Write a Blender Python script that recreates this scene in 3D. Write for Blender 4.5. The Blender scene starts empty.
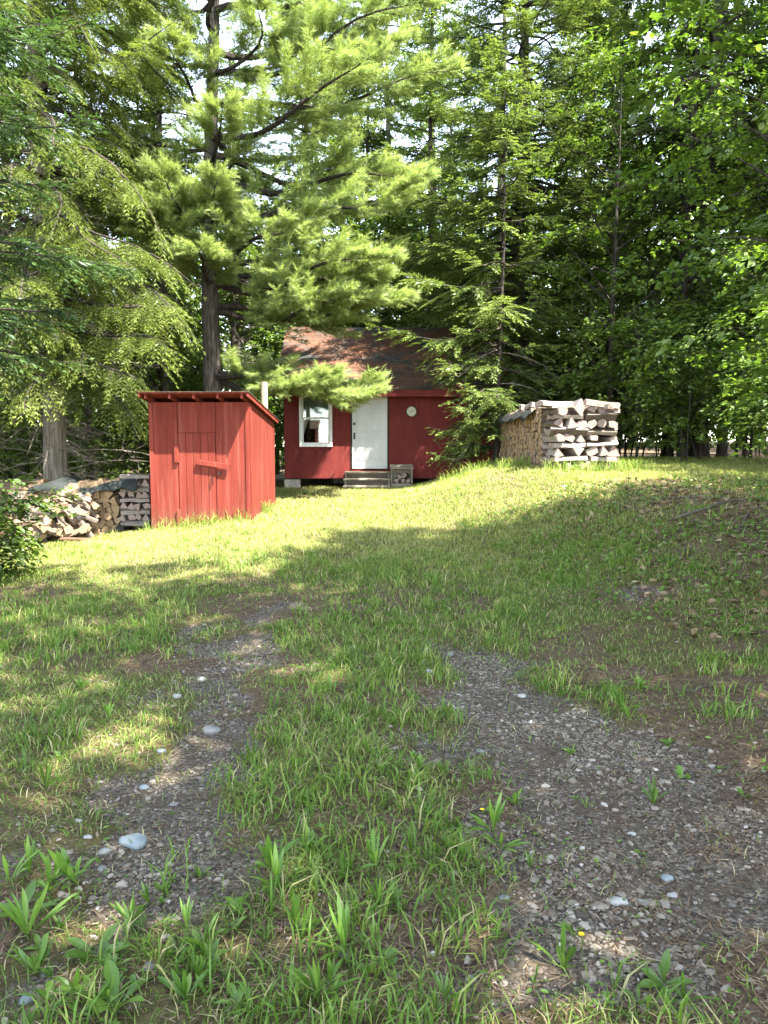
import bpy, math, random
import numpy as np
R = np.random.default_rng(11)
random.seed(5)
sc = bpy.context.scene
COL = sc.collection
PI = math.pi
rad = math.radians
V = lambda *a: np.array(a, float)

# ------------------------------------------------------------------ camera
F_PX, CAM_H, PITCH = 740.0, 1.6, rad(5.2)
cd = bpy.data.cameras.new('camera')
cam = bpy.data.objects.new('camera', cd)
COL.objects.link(cam)
cam.location = (0, 0, CAM_H)
cam.rotation_euler = (PI / 2 - PITCH, 0, 0)
cd.sensor_fit = 'VERTICAL'
cd.sensor_height = 36
cd.lens = 36 * F_PX / 1024
cd.clip_end = 1000
sc.camera = cam


def ray(px, py):
    a, b = (px - 384) / F_PX, (512 - py) / F_PX
    return V(a, math.cos(PITCH) + b * math.sin(PITCH), -math.sin(PITCH) + b * math.cos(PITCH))


def at(px, py, Y):
    d = ray(px, py)
    return V(0, 0, CAM_H) + d * (Y / d[1])


# ------------------------------------------------------------------ noise + terrain
_tab = np.random.default_rng(3).random((256, 256))


def vnoise(x, y):
    x = np.asarray(x, float); y = np.asarray(y, float)
    xi = np.floor(x).astype(int); yi = np.floor(y).astype(int)
    fx = x - xi; fy = y - yi
    fx = fx * fx * (3 - 2 * fx); fy = fy * fy * (3 - 2 * fy)
    g = lambda i, j: _tab[i % 256, j % 256]
    a = g(xi, yi) * (1 - fx) + g(xi + 1, yi) * fx
    b = g(xi, yi + 1) * (1 - fx) + g(xi + 1, yi + 1) * fx
    return a * (1 - fy) + b * fy


def fbm(x, y, o=4):
    s = 0; a = .5; n = 0
    for i in range(o):
        s = s + a * vnoise(x * 2 ** i + 17.3 * i, y * 2 ** i + 5.1 * i); n += a; a *= .5
    return s / n


def ss(a, b, v):
    t = np.clip((np.asarray(v, float) - a) / (b - a), 0, 1)
    return t * t * (3 - 2 * t)


def tz0(x, y):
    x = np.asarray(x, float); y = np.asarray(y, float)
    z = .5 * ss(5, 18, y) - .55 * ss(2, 6.5, -x) * ss(6, 14, y)
    x0 = np.interp(y, [3, 9, 14, 18.5, 30], [1.6, 1.2, -.5, .2, 0])
    z = z + .75 * ss(0, 3.4, x - x0) * ss(2.5, 8.5, y) * (1 - .3 * ss(18, 26, y))
    z = z + .9 * ss(25, 80, np.hypot(x, y)) + .25 * (fbm(x * .12, y * .12) - .5) * ss(19, 30, np.hypot(x, y))
    return z


def ground_at0(px, py):
    d = ray(px, py); o = V(0, 0, CAM_H); t = .5
    while t < 60:
        p = o + d * t
        if p[2] <= tz0(p[0], p[1]): return p
        t += .01
    return p


def poly(pts):
    return [(ground_at0(a, b)[:2], w) for a, b, w in pts]


TRACK_A = poly([(285, 597, .26), (248, 625, .36), (222, 668, .40), (205, 720, .34), (180, 775, .36), (140, 835, .38), (80, 858, .28)])
TRACK_B = poly([(445, 640, .34), (475, 675, .42), (520, 725, .55), (585, 775, .62), (630, 840, .55), (640, 905, .42), (560, 945, .2)])
TRACK_C = poly([(770, 700, .6), (730, 800, .6), (700, 890, .55), (740, 960, .4)])
PATCH_D = poly([(40, 985, .18), (95, 1000, .12)])
PATCH_E = poly([(600, 590, .28), (630, 592, .2)])
PATCH_F = poly([(500, 900, .13), (270, 925, .10), (470, 960, .08)])


def trackd(x, y, tr):
    best = np.full(np.shape(x), 9.0)
    for (p, w), (q, w2) in zip(tr[:-1], tr[1:]):
        d = q - p; L = d @ d
        t = np.clip(((x - p[0]) * d[0] + (y - p[1]) * d[1]) / L, 0, 1)
        best = np.minimum(best, np.hypot(x - p[0] - t * d[0], y - p[1] - t * d[1]) - (w + (w2 - w) * t))
    return best


def gravel_mask(x, y):
    x = np.asarray(x, float); y = np.asarray(y, float)
    d = np.minimum(trackd(x, y, TRACK_A), trackd(x, y, TRACK_B))
    d = np.minimum(d, trackd(x, y, PATCH_D)); d = np.minimum(d, trackd(x, y, PATCH_E) + .03)
    n = (fbm(x * 2.4, y * 2.4, 5) - .5) * 1.25 + (fbm(x * 9, y * 9, 3) - .5) * .3
    return (1 - ss(-.22, .26, d + .09 + n))


def soil_mask(x, y):   # bare soil with needle litter, no stones
    x = np.asarray(x, float); y = np.asarray(y, float)
    d = np.minimum(trackd(x, y, TRACK_C), trackd(x, y, PATCH_F))
    n = (fbm(x * 1.7 + 40, y * 1.7) - .5) * .6
    m = 1 - ss(-.2, .25, d + n)
    m = np.maximum(m, ss(.53, .68, fbm(x * 1.3 + 9, y * 1.3 + 4)) * (1 - ss(7, 10, y)) * .85)
    m = np.maximum(m, .95 * ss(2.7, 3.9, x - .10 * (y - 9) + 1.2 * (fbm(x * 1.3 + 3, y * 1.3) - .5)) * ss(5, 7, y) * (1 - ss(11.5, 13, y)))   # duff on the bank
    m = np.maximum(m, ss(.56, .7, fbm(x * .9 + 30, y * .9 + 11)) * ss(9, 11, y) * .5)
    m = np.maximum(m, ss(20, 21.5, y))
    m = np.maximum(m, ss(15.6, 17.2, y - .6 * np.maximum(x, -3)) * (1 - ss(-1.5, .4, x)) * .8)
    m = np.maximum(m, ss(6.8, 8.5, np.abs(x)))
    return m


def tz(x, y):
    z = tz0(x, y)
    near = 1 - ss(14, 22, np.hypot(x, y))
    g = gravel_mask(x, y)
    z = z - .045 * g
    z = z + near * ((fbm(np.asarray(x) * 1.6, np.asarray(y) * 1.6) - .5) * .07 + (fbm(np.asarray(x) * 7, np.asarray(y) * 7, 2) - .5) * .022)
    return z


def ground_at(px, py):
    d = ray(px, py); o = V(0, 0, CAM_H); t = 1.2
    while t < 60:
        p = o + d * t
        if p[2] <= tz(p[0], p[1]): return p
        t += .012
    return p


# ------------------------------------------------------------------ materials
MATS = {}


def nmat(name):
    m = bpy.data.materials.new(name); m.use_nodes = True
    nt = m.node_tree
    for n in list(nt.nodes): nt.nodes.remove(n)
    out = nt.nodes.new('ShaderNodeOutputMaterial')
    MATS[name] = m
    return m, nt, out


def N(nt, t, **k):
    n = nt.nodes.new(t)
    for a, b in k.items():
        if a in n.inputs: n.inputs[a].default_value = b
        else: setattr(n, a, b)
    return n


def ramp(nt, stops, fac=None):
    r = nt.nodes.new('ShaderNodeValToRGB')
    e = r.color_ramp.elements
    while len(e) < len(stops): e.new(.5)
    for i, (p, c) in enumerate(stops):
        e[i].position = p
        e[i].color = (c[0], c[1], c[2], 1) if not np.isscalar(c) else (c, c, c, 1)
    if fac is not None: nt.links.new(fac, r.inputs[0])
    return r


def foliage(name, stops, transl=.35, gloss=.05, rough=.4, tmul=(1.15, 1.25, .6)):
    m, nt, out = nmat(name)
    L = nt.links.new
    a = N(nt, 'ShaderNodeAttribute', attribute_name='var')
    r = ramp(nt, stops, a.outputs['Fac'])
    oi = N(nt, 'ShaderNodeObjectInfo')
    hs = N(nt, 'ShaderNodeHueSaturation')
    mr = N(nt, 'ShaderNodeMapRange'); mr.inputs[3].default_value = .8; mr.inputs[4].default_value = 1.2
    L(oi.outputs['Random'], mr.inputs[0]); L(mr.outputs[0], hs.inputs['Value']); L(r.outputs[0], hs.inputs['Color'])
    d = N(nt, 'ShaderNodeBsdfDiffuse'); t = N(nt, 'ShaderNodeBsdfTranslucent')
    L(hs.outputs[0], d.inputs[0])
    mul = N(nt, 'ShaderNodeMix', data_type='RGBA', blend_type='MULTIPLY'); mul.inputs[0].default_value = 1
    L(hs.outputs[0], mul.inputs[6]); mul.inputs[7].default_value = (*tmul, 1)
    L(mul.outputs[2], t.inputs[0])
    mx = N(nt, 'ShaderNodeMixShader'); mx.inputs[0].default_value = transl
    L(d.outputs[0], mx.inputs[1]); L(t.outputs[0], mx.inputs[2])
    g = N(nt, 'ShaderNodeBsdfGlossy'); g.inputs['Roughness'].default_value = rough
    m2 = N(nt, 'ShaderNodeMixShader'); m2.inputs[0].default_value = gloss
    L(mx.outputs[0], m2.inputs[1]); L(g.outputs[0], m2.inputs[2]); L(m2.outputs[0], out.inputs[0])
    return m


def solid(name, stops, scale=(6, 6, 6), detail=6, rough=.85, bump=.3, bscale=None, bdist=.02, spec=.3, metal=0.0, coord='Object', distort=0.0, extra=None):
    """noise driven colour ramp + bump"""
    m, nt, out = nmat(name)
    L = nt.links.new
    tc = N(nt, 'ShaderNodeTexCoord')
    mp = N(nt, 'ShaderNodeMapping'); mp.inputs['Scale'].default_value = scale
    L(tc.outputs[coord], mp.inputs[0])
    n = N(nt, 'ShaderNodeTexNoise'); n.inputs['Scale'].default_value = 1; n.inputs['Detail'].default_value = detail
    n.inputs['Roughness'].default_value = .62; n.inputs['Distortion'].default_value = distort
    L(mp.outputs[0], n.inputs['Vector'])
    r = ramp(nt, stops, n.outputs['Fac'])
    p = N(nt, 'ShaderNodeBsdfPrincipled')
    p.inputs['Roughness'].default_value = rough; p.inputs['Specular IOR Level'].default_value = spec; p.inputs['Metallic'].default_value = metal
    col = r.outputs[0]
    if extra: col = extra(nt, tc, col)
    L(col, p.inputs['Base Color'])
    if bump:
        n2 = N(nt, 'ShaderNodeTexNoise'); n2.inputs['Scale'].default_value = 1; n2.inputs['Detail'].default_value = 5
        mp2 = N(nt, 'ShaderNodeMapping'); mp2.inputs['Scale'].default_value = bscale or tuple(s * 2.5 for s in scale)
        L(tc.outputs[coord], mp2.inputs[0]); L(mp2.outputs[0], n2.inputs['Vector'])
        b = N(nt, 'ShaderNodeBump'); b.inputs['Strength'].default_value = bump; b.inputs['Distance'].default_value = bdist
        L(n2.outputs['Fac'], b.inputs['Height']); L(b.outputs[0], p.inputs['Normal'])
    L(p.outputs[0], out.inputs[0])
    return m


def stain(col2, scale, lo, hi, coord='Object'):
    def f(nt, tc, col):
        mp = N(nt, 'ShaderNodeMapping'); mp.inputs['Scale'].default_value = scale
        nt.links.new(tc.outputs[coord], mp.inputs[0])
        n = N(nt, 'ShaderNodeTexNoise'); n.inputs['Scale'].default_value = 1; n.inputs['Detail'].default_value = 7; n.inputs['Roughness'].default_value = .7
        nt.links.new(mp.outputs[0], n.inputs['Vector'])
        r = ramp(nt, [(lo, 0), (hi, 1)], n.outputs['Fac'])
        mx = N(nt, 'ShaderNodeMix', data_type='RGBA')
        nt.links.new(r.outputs[0], mx.inputs[0]); nt.links.new(col, mx.inputs[6]); mx.inputs[7].default_value = (*col2, 1)
        return mx.outputs[2]
    return f


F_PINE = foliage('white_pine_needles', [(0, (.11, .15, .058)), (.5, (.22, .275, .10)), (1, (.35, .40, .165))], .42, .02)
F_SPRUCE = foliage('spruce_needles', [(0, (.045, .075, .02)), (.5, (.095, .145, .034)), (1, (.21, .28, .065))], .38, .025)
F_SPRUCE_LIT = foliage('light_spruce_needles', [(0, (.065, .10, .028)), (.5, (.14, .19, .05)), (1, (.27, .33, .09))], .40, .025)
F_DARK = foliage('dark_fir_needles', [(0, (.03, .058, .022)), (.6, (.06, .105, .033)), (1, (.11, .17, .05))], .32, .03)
F_CEDAR = foliage('cedar_sprays', [(0, (.08, .115, .022)), (.5, (.17, .22, .042)), (1, (.30, .355, .085))], .40, .02)
F_LEAF = foliage('hardwood_leaves', [(0, (.05, .085, .013)), (.5, (.092, .15, .02)), (1, (.165, .23, .036))], .45, .035, .42)
F_UNDER = foliage('understory_leaves', [(0, (.055, .10, .014)), (.5, (.11, .175, .028)), (1, (.20, .275, .05))], .48, .025, .45)
F_GRASS = foliage('grass_blades', [(0, (.05, .10, .014)), (.35, (.115, .20, .03)), (.55, (.19, .25, .045)), (.78, (.30, .325, .10)), (.86, (.34, .31, .13)), (.95, (.40, .33, .18)), (1, (.44, .37, .22))], .38, .02, .5)
F_WEED = foliage('weed_leaves', [(0, (.06, .12, .018)), (.5, (.11, .20, .028)), (1, (.19, .29, .05))], .38, .03, .4)
F_STRAW = foliage('dry_litter', [(0, (.07, .042, .025)), (.4, (.15, .09, .05)), (.75, (.27, .18, .10)), (1, (.40, .32, .2))], .15, .04, .5)
F_ROOFLIT = foliage('fallen_needles', [(0, (.08, .036, .02)), (.5, (.18, .078, .042)), (1, (.30, .155, .09))], .1, .03, .5)
F_YELLOW = foliage('yellow_petals', [(0, (.7, .5, .02)), (1, (.8, .6, .03))], .3, .03)
BARK = solid('bark', [(.3, (.035, .028, .022)), (.52, (.10, .085, .07)), (.72, (.19, .17, .145))], (26, 26, 3.2), 6, .95, .9, (40, 40, 5), .03, .1)
BARK_DARK = solid('dark_bark', [(.3, (.02, .016, .013)), (.55, (.055, .045, .037)), (.75, (.10, .088, .075))], (20, 20, 3), 6, .95, .8, (30, 30, 5), .03, .1)
BARK_CEDAR = solid('shaggy_cedar_bark', [(.28, (.07, .055, .04)), (.5, (.26, .22, .175)), (.72, (.46, .41, .34))], (22, 22, 1.2), 6, .95, .9, (40, 40, 2), .03, .1)
BARK_BIRCH = solid('pale_birch_bark', [(.35, (.10, .09, .08)), (.5, (.42, .39, .34)), (.8, (.6, .57, .5))], (3, 3, 16), 5, .8, .3, (8, 8, 30), .01, .2)
TWIG = solid('dead_twigs', [(.3, (.13, .105, .085)), (.7, (.33, .28, .235))], (5, 5, 5), 3, .95, 0)
def both(*fs):
    def f(nt, tc, col):
        for q in fs: col = q(nt, tc, col)
        return col
    return f


def splash(col2, z0, z1):
    """mud thrown up on the foot of a wall: a ragged band between two heights"""
    def f(nt, tc, col):
        sx = N(nt, 'ShaderNodeSeparateXYZ'); nt.links.new(tc.outputs['Object'], sx.inputs[0])
        n = N(nt, 'ShaderNodeTexNoise'); n.inputs['Scale'].default_value = 9; n.inputs['Detail'].default_value = 6; nt.links.new(tc.outputs['Object'], n.inputs['Vector'])
        m1 = N(nt, 'ShaderNodeMath', operation='MULTIPLY_ADD'); nt.links.new(n.outputs['Fac'], m1.inputs[0]); m1.inputs[1].default_value = -.5; nt.links.new(sx.outputs[2], m1.inputs[2])
        mr = N(nt, 'ShaderNodeMapRange'); nt.links.new(m1.outputs[0], mr.inputs[0]); mr.inputs[1].default_value = z0 - .25; mr.inputs[2].default_value = z1 - .25; mr.inputs[3].default_value = .6; mr.inputs[4].default_value = 0
        mx = N(nt, 'ShaderNodeMix', data_type='RGBA'); nt.links.new(mr.outputs[0], mx.inputs[0]); nt.links.new(col, mx.inputs[6]); mx.inputs[7].default_value = (*col2, 1)
        return mx.outputs[2]
    return f


RED = solid('red_barn_paint', [(.22, (.105, .018, .012)), (.45, (.155, .027, .0175)), (.6, (.185, .034, .023)), (.8, (.225, .052, .035))], (7, 7, .8), 8, .8, .5, (70, 70, 3), .008, .15,
            extra=both(stain((.25, .088, .065), (18, 18, .8), .52, .8), stain((.10, .035, .025), (11, 11, 2.2), .58, .8), splash((.13, .085, .055), -.1, .4)))
RED_DARK = solid('cabin_red_stain', [(.25, (.095, .013, .011)), (.5, (.132, .018, .015)), (.75, (.17, .025, .02))], (3, 3, .8), 6, .75, .3, (70, 70, 3), .005, .25,
                 extra=stain((.24, .06, .045), (7, 30, 1.6), .56, .8))
WHITE = solid('white_paint', [(.3, (.66, .66, .64)), (.7, (.80, .80, .78))], (3, 3, 2), 5, .5, .1, None, .004, .4)
DOORW = solid('door_white', [(.3, (.50, .51, .50)), (.7, (.60, .61, .605))], (3, 3, 2), 4, .45, .05, None, .003, .4, extra=stain((.36, .35, .31), (5, 5, 4), .58, .8))
BRASS = solid('dark_metal', [(.3, (.03, .028, .025)), (.7, (.07, .06, .05))], (20, 20, 20), 2, .4, 0, spec=.5, metal=.8)
ROOF = solid('old_shingles', [(.3, (.028, .031, .029)), (.5, (.05, .054, .05)), (.75, (.085, .088, .08))], (3, 7, 7), 8, .95, .6, (30, 60, 60), .015, .15,
             extra=stain((.15, .068, .04), (1.3, 1.8, 1.8), .42, .58))
STEPD = solid('shaded_side_boards', [(.3, (.06, .05, .038)), (.55, (.12, .10, .077)), (.8, (.19, .165, .13))], (3, 20, 20), 6, .9, .4, (6, 60, 60), .006, .15)  # darker copy of the tread boards: riser shade put into the colour
STEPW = solid('grey_weathered_boards', [(.3, (.16, .135, .10)), (.55, (.30, .26, .20)), (.8, (.44, .39, .31))], (3, 20, 20), 6, .9, .4, (6, 60, 60), .006, .15)
CONC = solid('concrete', [(.3, (.24, .225, .19)), (.7, (.40, .375, .32))], (12, 12, 12), 8, .95, .5, (60, 60, 60), .006, .2)
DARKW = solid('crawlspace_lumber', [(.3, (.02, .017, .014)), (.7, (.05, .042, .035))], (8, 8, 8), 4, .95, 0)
LOGW = solid('split_wood', [(.25, (.11, .07, .045)), (.5, (.19, .13, .088)), (.78, (.30, .22, .16))], (3, 22, 22), 6, .9, .5, (5, 60, 60), .006, .15)
LOGPALE = solid('bleached_split_wood', [(.25, (.15, .12, .10)), (.5, (.27, .225, .195)), (.78, (.40, .35, .31))], (3, 18, 18), 6, .9, .5, (5, 60, 60), .006, .15, extra=stain((.12, .10, .085), (3, 8, 8), .5, .72))
LOGEND = solid('log_end_grain', [(.25, (.19, .12, .065)), (.5, (.31, .21, .12)), (.8, (.43, .32, .20))], (14, 14, 14), 6, .9, .4, (50, 50, 50), .006, .15, extra=stain((.15, .11, .07), (5, 9, 9), .52, .72))
LOGEND_P = solid('pale_end_grain', [(.25, (.16, .115, .095)), (.5, (.27, .20, .17)), (.8, (.37, .29, .255))], (14, 14, 14), 6, .9, .4, (50, 50, 50), .006, .15)
LOGBARK = solid('log_bark', [(.3, (.06, .045, .035)), (.55, (.16, .125, .10)), (.78, (.33, .28, .235))], (3, 14, 14), 6, .95, .7, (8, 50, 50), .01, .1)
TARP = solid('black_plastic', [(.3, (.008, .009, .009)), (.7, (.022, .025, .024))], (4, 4, 4), 3, .6, .3, (14, 14, 14), .02, .5)
TARPG = solid('dark_green_tarp', [(.3, (.005, .008, .007)), (.7, (.014, .020, .017))], (4, 4, 4), 3, .85, .3, (10, 10, 10), .02, .5)
STONE = solid('grey_stone', [(.3, (.10, .095, .085)), (.7, (.21, .20, .18))], (14, 14, 14), 6, .9, .5, (40, 40, 40), .004, .2)
STONE_B = solid('blue_grey_stone', [(.3, (.13, .15, .15)), (.7, (.22, .245, .24))], (10, 10, 10), 6, .85, .4, (40, 40, 40), .003, .25)
STONE_W = solid('pale_stone', [(.3, (.20, .19, .165)), (.7, (.36, .34, .30))], (10, 10, 10), 6, .85, .4, (40, 40, 40), .003, .25)
STONE_D = solid('dark_stone', [(.3, (.06, .06, .062)), (.7, (.14, .14, .145))], (10, 10, 10), 6, .85, .4, (40, 40, 40), .003, .25)
PIPE = solid('cream_pipe', [(.3, (.25, .205, .12)), (.7, (.33, .28, .18))], (6, 6, 3), 4, .7, .1, None, .004, .3)
DIAL = solid('dial_face', [(.35, (.42, .41, .30)), (.5, (.55, .53, .42)), (.65, (.30, .33, .26))], (9, 9, 9), 4, .5, 0)
CURT = solid('curtain_cloth', [(.3, (.55, .54, .5)), (.7, (.72, .71, .67))], (30, 4, 2), 3, .9, .3, None, .01)
RUSTB = solid('red_brown_board', [(.3, (.09, .04, .026)), (.7, (.18, .085, .052))], (3, 12, 12), 5, .9, .3, None, .006)


def mk_glass():
    m, nt, out = nmat('window_glass')
    g = N(nt, 'ShaderNodeBsdfGlossy'); g.inputs['Roughness'].default_value = .03; g.inputs['Color'].default_value = (.9, .95, .95, 1)
    t = N(nt, 'ShaderNodeBsdfTransparent'); t.inputs['Color'].default_value = (.75, .8, .78, 1)
    mx = N(nt, 'ShaderNodeMixShader'); fr = N(nt, 'ShaderNodeFresnel'); fr.inputs[0].default_value = 1.8
    nt.links.new(fr.outputs[0], mx.inputs[0]); nt.links.new(t.outputs[0], mx.inputs[1]); nt.links.new(g.outputs[0], mx.inputs[2])
    nt.links.new(mx.outputs[0], out.inputs[0]); return m


GLASS = mk_glass()


def mk_gravel():
    m, nt, out = nmat('gravel_bits'); L = nt.links.new
    a = N(nt, 'ShaderNodeAttribute', attribute_name='var')
    r = ramp(nt, [(0, (.062, .047, .034)), (.4, (.145, .118, .086)), (.7, (.23, .195, .15)), (.93, (.31, .27, .215)), (1, (.40, .36, .30))], a.outputs['Fac'])
    p = N(nt, 'ShaderNodeBsdfPrincipled'); p.inputs['Roughness'].default_value = .9; p.inputs['Specular IOR Level'].default_value = .2
    L(r.outputs[0], p.inputs['Base Color']); L(p.outputs[0], out.inputs[0]); return m


GRAVEL = mk_gravel()


def mk_ground():
    m, nt, out = nmat('ground_soil'); L = nt.links.new
    tc = N(nt, 'ShaderNodeTexCoord')

    def noise(s, d=6, r=.6, dist=0.0):
        n = N(nt, 'ShaderNodeTexNoise'); n.inputs['Scale'].default_value = s; n.inputs['Detail'].default_value = d
        n.inputs['Roughness'].default_value = r; n.inputs['Distortion'].default_value = dist
        L(tc.outputs['Object'], n.inputs['Vector']); return n.outputs['Fac']

    def math_(op, a, b):
        n = N(nt, 'ShaderNodeMath', operation=op)
        for i, v in enumerate((a, b)):
            if isinstance(v, (int, float)): n.inputs[i].default_value = v
            else: L(v, n.inputs[i])
        return n.outputs[0]

    def mix(f, a, b):
        n = N(nt, 'ShaderNodeMix', data_type='RGBA')
        L(f, n.inputs[0]); L(a, n.inputs[6]); L(b, n.inputs[7]); return n.outputs[2]
    grav = N(nt, 'ShaderNodeAttribute', attribute_name='gravel').outputs['Fac']
    soil = N(nt, 'ShaderNodeAttribute', attribute_name='soil').outputs['Fac']
    turf = ramp(nt, [(.28, (.022, .019, .010)), (.44, (.056, .048, .021)), (.58, (.125, .105, .045)), (.8, (.21, .165, .08))], math_('ADD', math_('MULTIPLY', noise(8, 6, .7), .45), math_('MULTIPLY', noise(75, 8, .8), .58))).outputs[0]
    litter = ramp(nt, [(.25, (.04, .028, .018)), (.45, (.09, .063, .04)), (.6, (.15, .108, .07)), (.8, (.24, .18, .12))], noise(28, 8, .72, .6)).outputs[0]
    dirt = ramp(nt, [(.3, (.038, .028, .019)), (.5, (.098, .076, .053)), (.72, (.185, .152, .112))], noise(34, 8, .75)).outputs[0]
    vor = N(nt, 'ShaderNodeTexVoronoi'); vor.inputs['Scale'].default_value = 70
    L(tc.outputs['Object'], vor.inputs['Vector'])
    peb = ramp(nt, [(0, (.04, .03, .022)), (.6, (.115, .095, .071)), (1, (.25, .218, .172))], vor.outputs['Color']).outputs[0]
    pm = ramp(nt, [(.42, 0), (.5, 1)], noise(5, 6, .7)).outputs[0]
    dirt = mix(pm, dirt, peb)
    sm = ramp(nt, [(.42, 0), (.62, 1)], math_('ADD', soil, math_('MULTIPLY', math_('SUBTRACT', noise(11, 6, .7), .5), .9))).outputs[0]
    gm = ramp(nt, [(.42, 0), (.58, 1)], math_('ADD', grav, math_('MULTIPLY', math_('SUBTRACT', noise(14, 6, .7), .5), .9))).outputs[0]
    c = mix(sm, turf, litter); c = mix(gm, c, dirt)
    p = N(nt, 'ShaderNodeBsdfPrincipled'); p.inputs['Roughness'].default_value = .95; p.inputs['Specular IOR Level'].default_value = .1
    L(c, p.inputs['Base Color'])
    b1 = N(nt, 'ShaderNodeBump'); b1.inputs['Strength'].default_value = .8; b1.inputs['Distance'].default_value = .03
    L(math_('ADD', noise(45, 8, .7), math_('MULTIPLY', vor.outputs['Distance'], math_('MULTIPLY', gm, -.6))), b1.inputs['Height'])
    L(b1.outputs[0], p.inputs['Normal']); L(p.outputs[0], out.inputs[0]); return m


GROUND = mk_ground()


# ------------------------------------------------------------------ mesh building
def nrm(v):
    return v / np.maximum(np.linalg.norm(v, axis=-1, keepdims=True), 1e-9)


class MB:
    def __init__(s): s.v = []; s.f = []; s.n = 0; s.var = []; s.mi = []

    def add(s, v, f, var=None, mi=0):
        v = np.asarray(v, float).reshape(-1, 3); f = np.asarray(f, int)
        s.v.append(v); s.f.append(f + s.n); s.n += len(v)
        s.var.append(np.full(len(v), .5) if var is None else np.broadcast_to(np.asarray(var, float), (len(v),)))
        s.mi.append(np.full(len(f), mi) if np.isscalar(mi) else np.asarray(mi))

    def box(s, c, size, rot=None, mi=0):
        x, y, z = np.array(size) / 2
        v = np.array([[-x, -y, -z], [x, -y, -z], [x, y, -z], [-x, y, -z], [-x, -y, z], [x, -y, z], [x, y, z], [-x, y, z]])
        if rot is not None: v = v @ np.asarray(rot).T
        s.add(v + np.asarray(c), [[3, 2, 1, 0], [4, 5, 6, 7], [0, 1, 5, 4], [1, 2, 6, 5], [2, 3, 7, 6], [3, 0, 4, 7]], None, mi)

    def tube(s, P, r, k=6, cap=True, wob=0.0, rng=R):
        P = np.asarray(P, float); n = len(P); r = np.broadcast_to(np.asarray(r, float), (n,))
        T = nrm(np.gradient(P, axis=0))
        ref = V(1, 0, 0) if abs(T[0][0]) < .8 else V(0, 1, 0)
        A = nrm(np.cross(T, ref)); B = np.cross(T, A)
        a = np.arange(k) * 2 * PI / k
        rr = r[:, None] * (1 + wob * (rng.random((n, k)) - .5)) if wob else np.repeat(r[:, None], k, 1)
        v = P[:, None] + rr[..., None] * (np.cos(a)[None, :, None] * A[:, None] + np.sin(a)[None, :, None] * B[:, None])
        i = np.arange(n - 1)[:, None] * k; j = np.arange(k)[None]
        j2 = (j + 1) % k
        f = np.stack([i + j, i + j2, i + k + j2, i + k + j], -1).reshape(-1, 4)
        s.add(v.reshape(-1, 3), f)
        if cap:
            s.add(v[-1], [list(range(k))]); s.add(v[0][::-1], [list(range(k))])

    def cones(s, O, D, Ln, r, var=None):
        O = np.asarray(O); n = len(O)
        if n == 0: return
        A = nrm(np.cross(D, nrm(R.normal(size=(n, 3))))); B = np.cross(D, A)
        r = np.broadcast_to(np.asarray(r, float), (n,))[:, None]; Ln = np.broadcast_to(np.asarray(Ln, float), (n,))[:, None]
        v = np.stack([O + A * r, O - A * r * .5 + B * r * .87, O - A * r * .5 - B * r * .87, O + D * Ln], 1)
        i = np.arange(n)[:, None] * 4
        f = np.concatenate([i + np.array([[0, 1, 3]]), i + np.array([[1, 2, 3]]), i + np.array([[2, 0, 3]])])
        s.add(v.reshape(-1, 3), f, None if var is None else np.repeat(var, 4))

    def build(s, name, mats, parent=None, smooth=False, loc=None, attr=True):
        me = bpy.data.meshes.new(name)
        v = np.concatenate(s.v).astype(np.float32)
        me.vertices.add(len(v)); me.vertices.foreach_set('co', v.ravel())
        li = np.concatenate([f.ravel() for f in s.f]).astype(np.int32)
        tot = np.concatenate([np.full(len(f), f.shape[1]) for f in s.f]).astype(np.int32)
        st = np.concatenate([[0], np.cumsum(tot)[:-1]]).astype(np.int32)
        me.loops.add(len(li)); me.loops.foreach_set('vertex_index', li)
        me.polygons.add(len(tot)); me.polygons.foreach_set('loop_start', st); me.polygons.foreach_set('loop_total', tot)
        me.polygons.foreach_set('material_index', np.concatenate(s.mi).astype(np.int32))
        me.polygons.foreach_set('use_smooth', np.full(len(tot), bool(smooth)))
        for m in (mats if isinstance(mats, (list, tuple)) else [mats]): me.materials.append(m)
        if attr:
            a = me.attributes.new('var', 'FLOAT', 'POINT'); a.data.foreach_set('value', np.concatenate(s.var).astype(np.float32))
        me.update(calc_edges=True)
        o = bpy.data.objects.new(name, me); COL.objects.link(o)
        if parent is not None: o.parent = parent
        if loc is not None: o.location = loc
        return o


def bev(o, w=.006, seg=2):
    m = o.modifiers.new('bevel', 'BEVEL'); m.width = w; m.segments = seg; m.limit_method = 'ANGLE'
    return o


def tag(o, label=None, cat=None, group=None, kind=None):
    if label: o['label'] = label
    if cat: o['category'] = cat
    if group: o['group'] = group
    if kind: o['kind'] = kind
    return o


def empty(name, loc, rz=0.0):
    o = bpy.data.objects.new(name, None); COL.objects.link(o)
    o.empty_display_size = .2
    o.location = loc; o.rotation_euler = (0, 0, rz); return o


def copy_tree(o, parent=None):
    c = o.copy(); COL.objects.link(c); c.parent = parent
    for ch in list(o.children): copy_tree(ch, c)
    return c


def rotz(a): c, s = math.cos(a), math.sin(a); return np.array([[c, -s, 0], [s, c, 0], [0, 0, 1]])
def rotx(a): c, s = math.cos(a), math.sin(a); return np.array([[1, 0, 0], [0, c, -s], [0, s, c]])
def roty(a): c, s = math.cos(a), math.sin(a); return np.array([[c, 0, s], [0, 1, 0], [-s, 0, c]])


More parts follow.
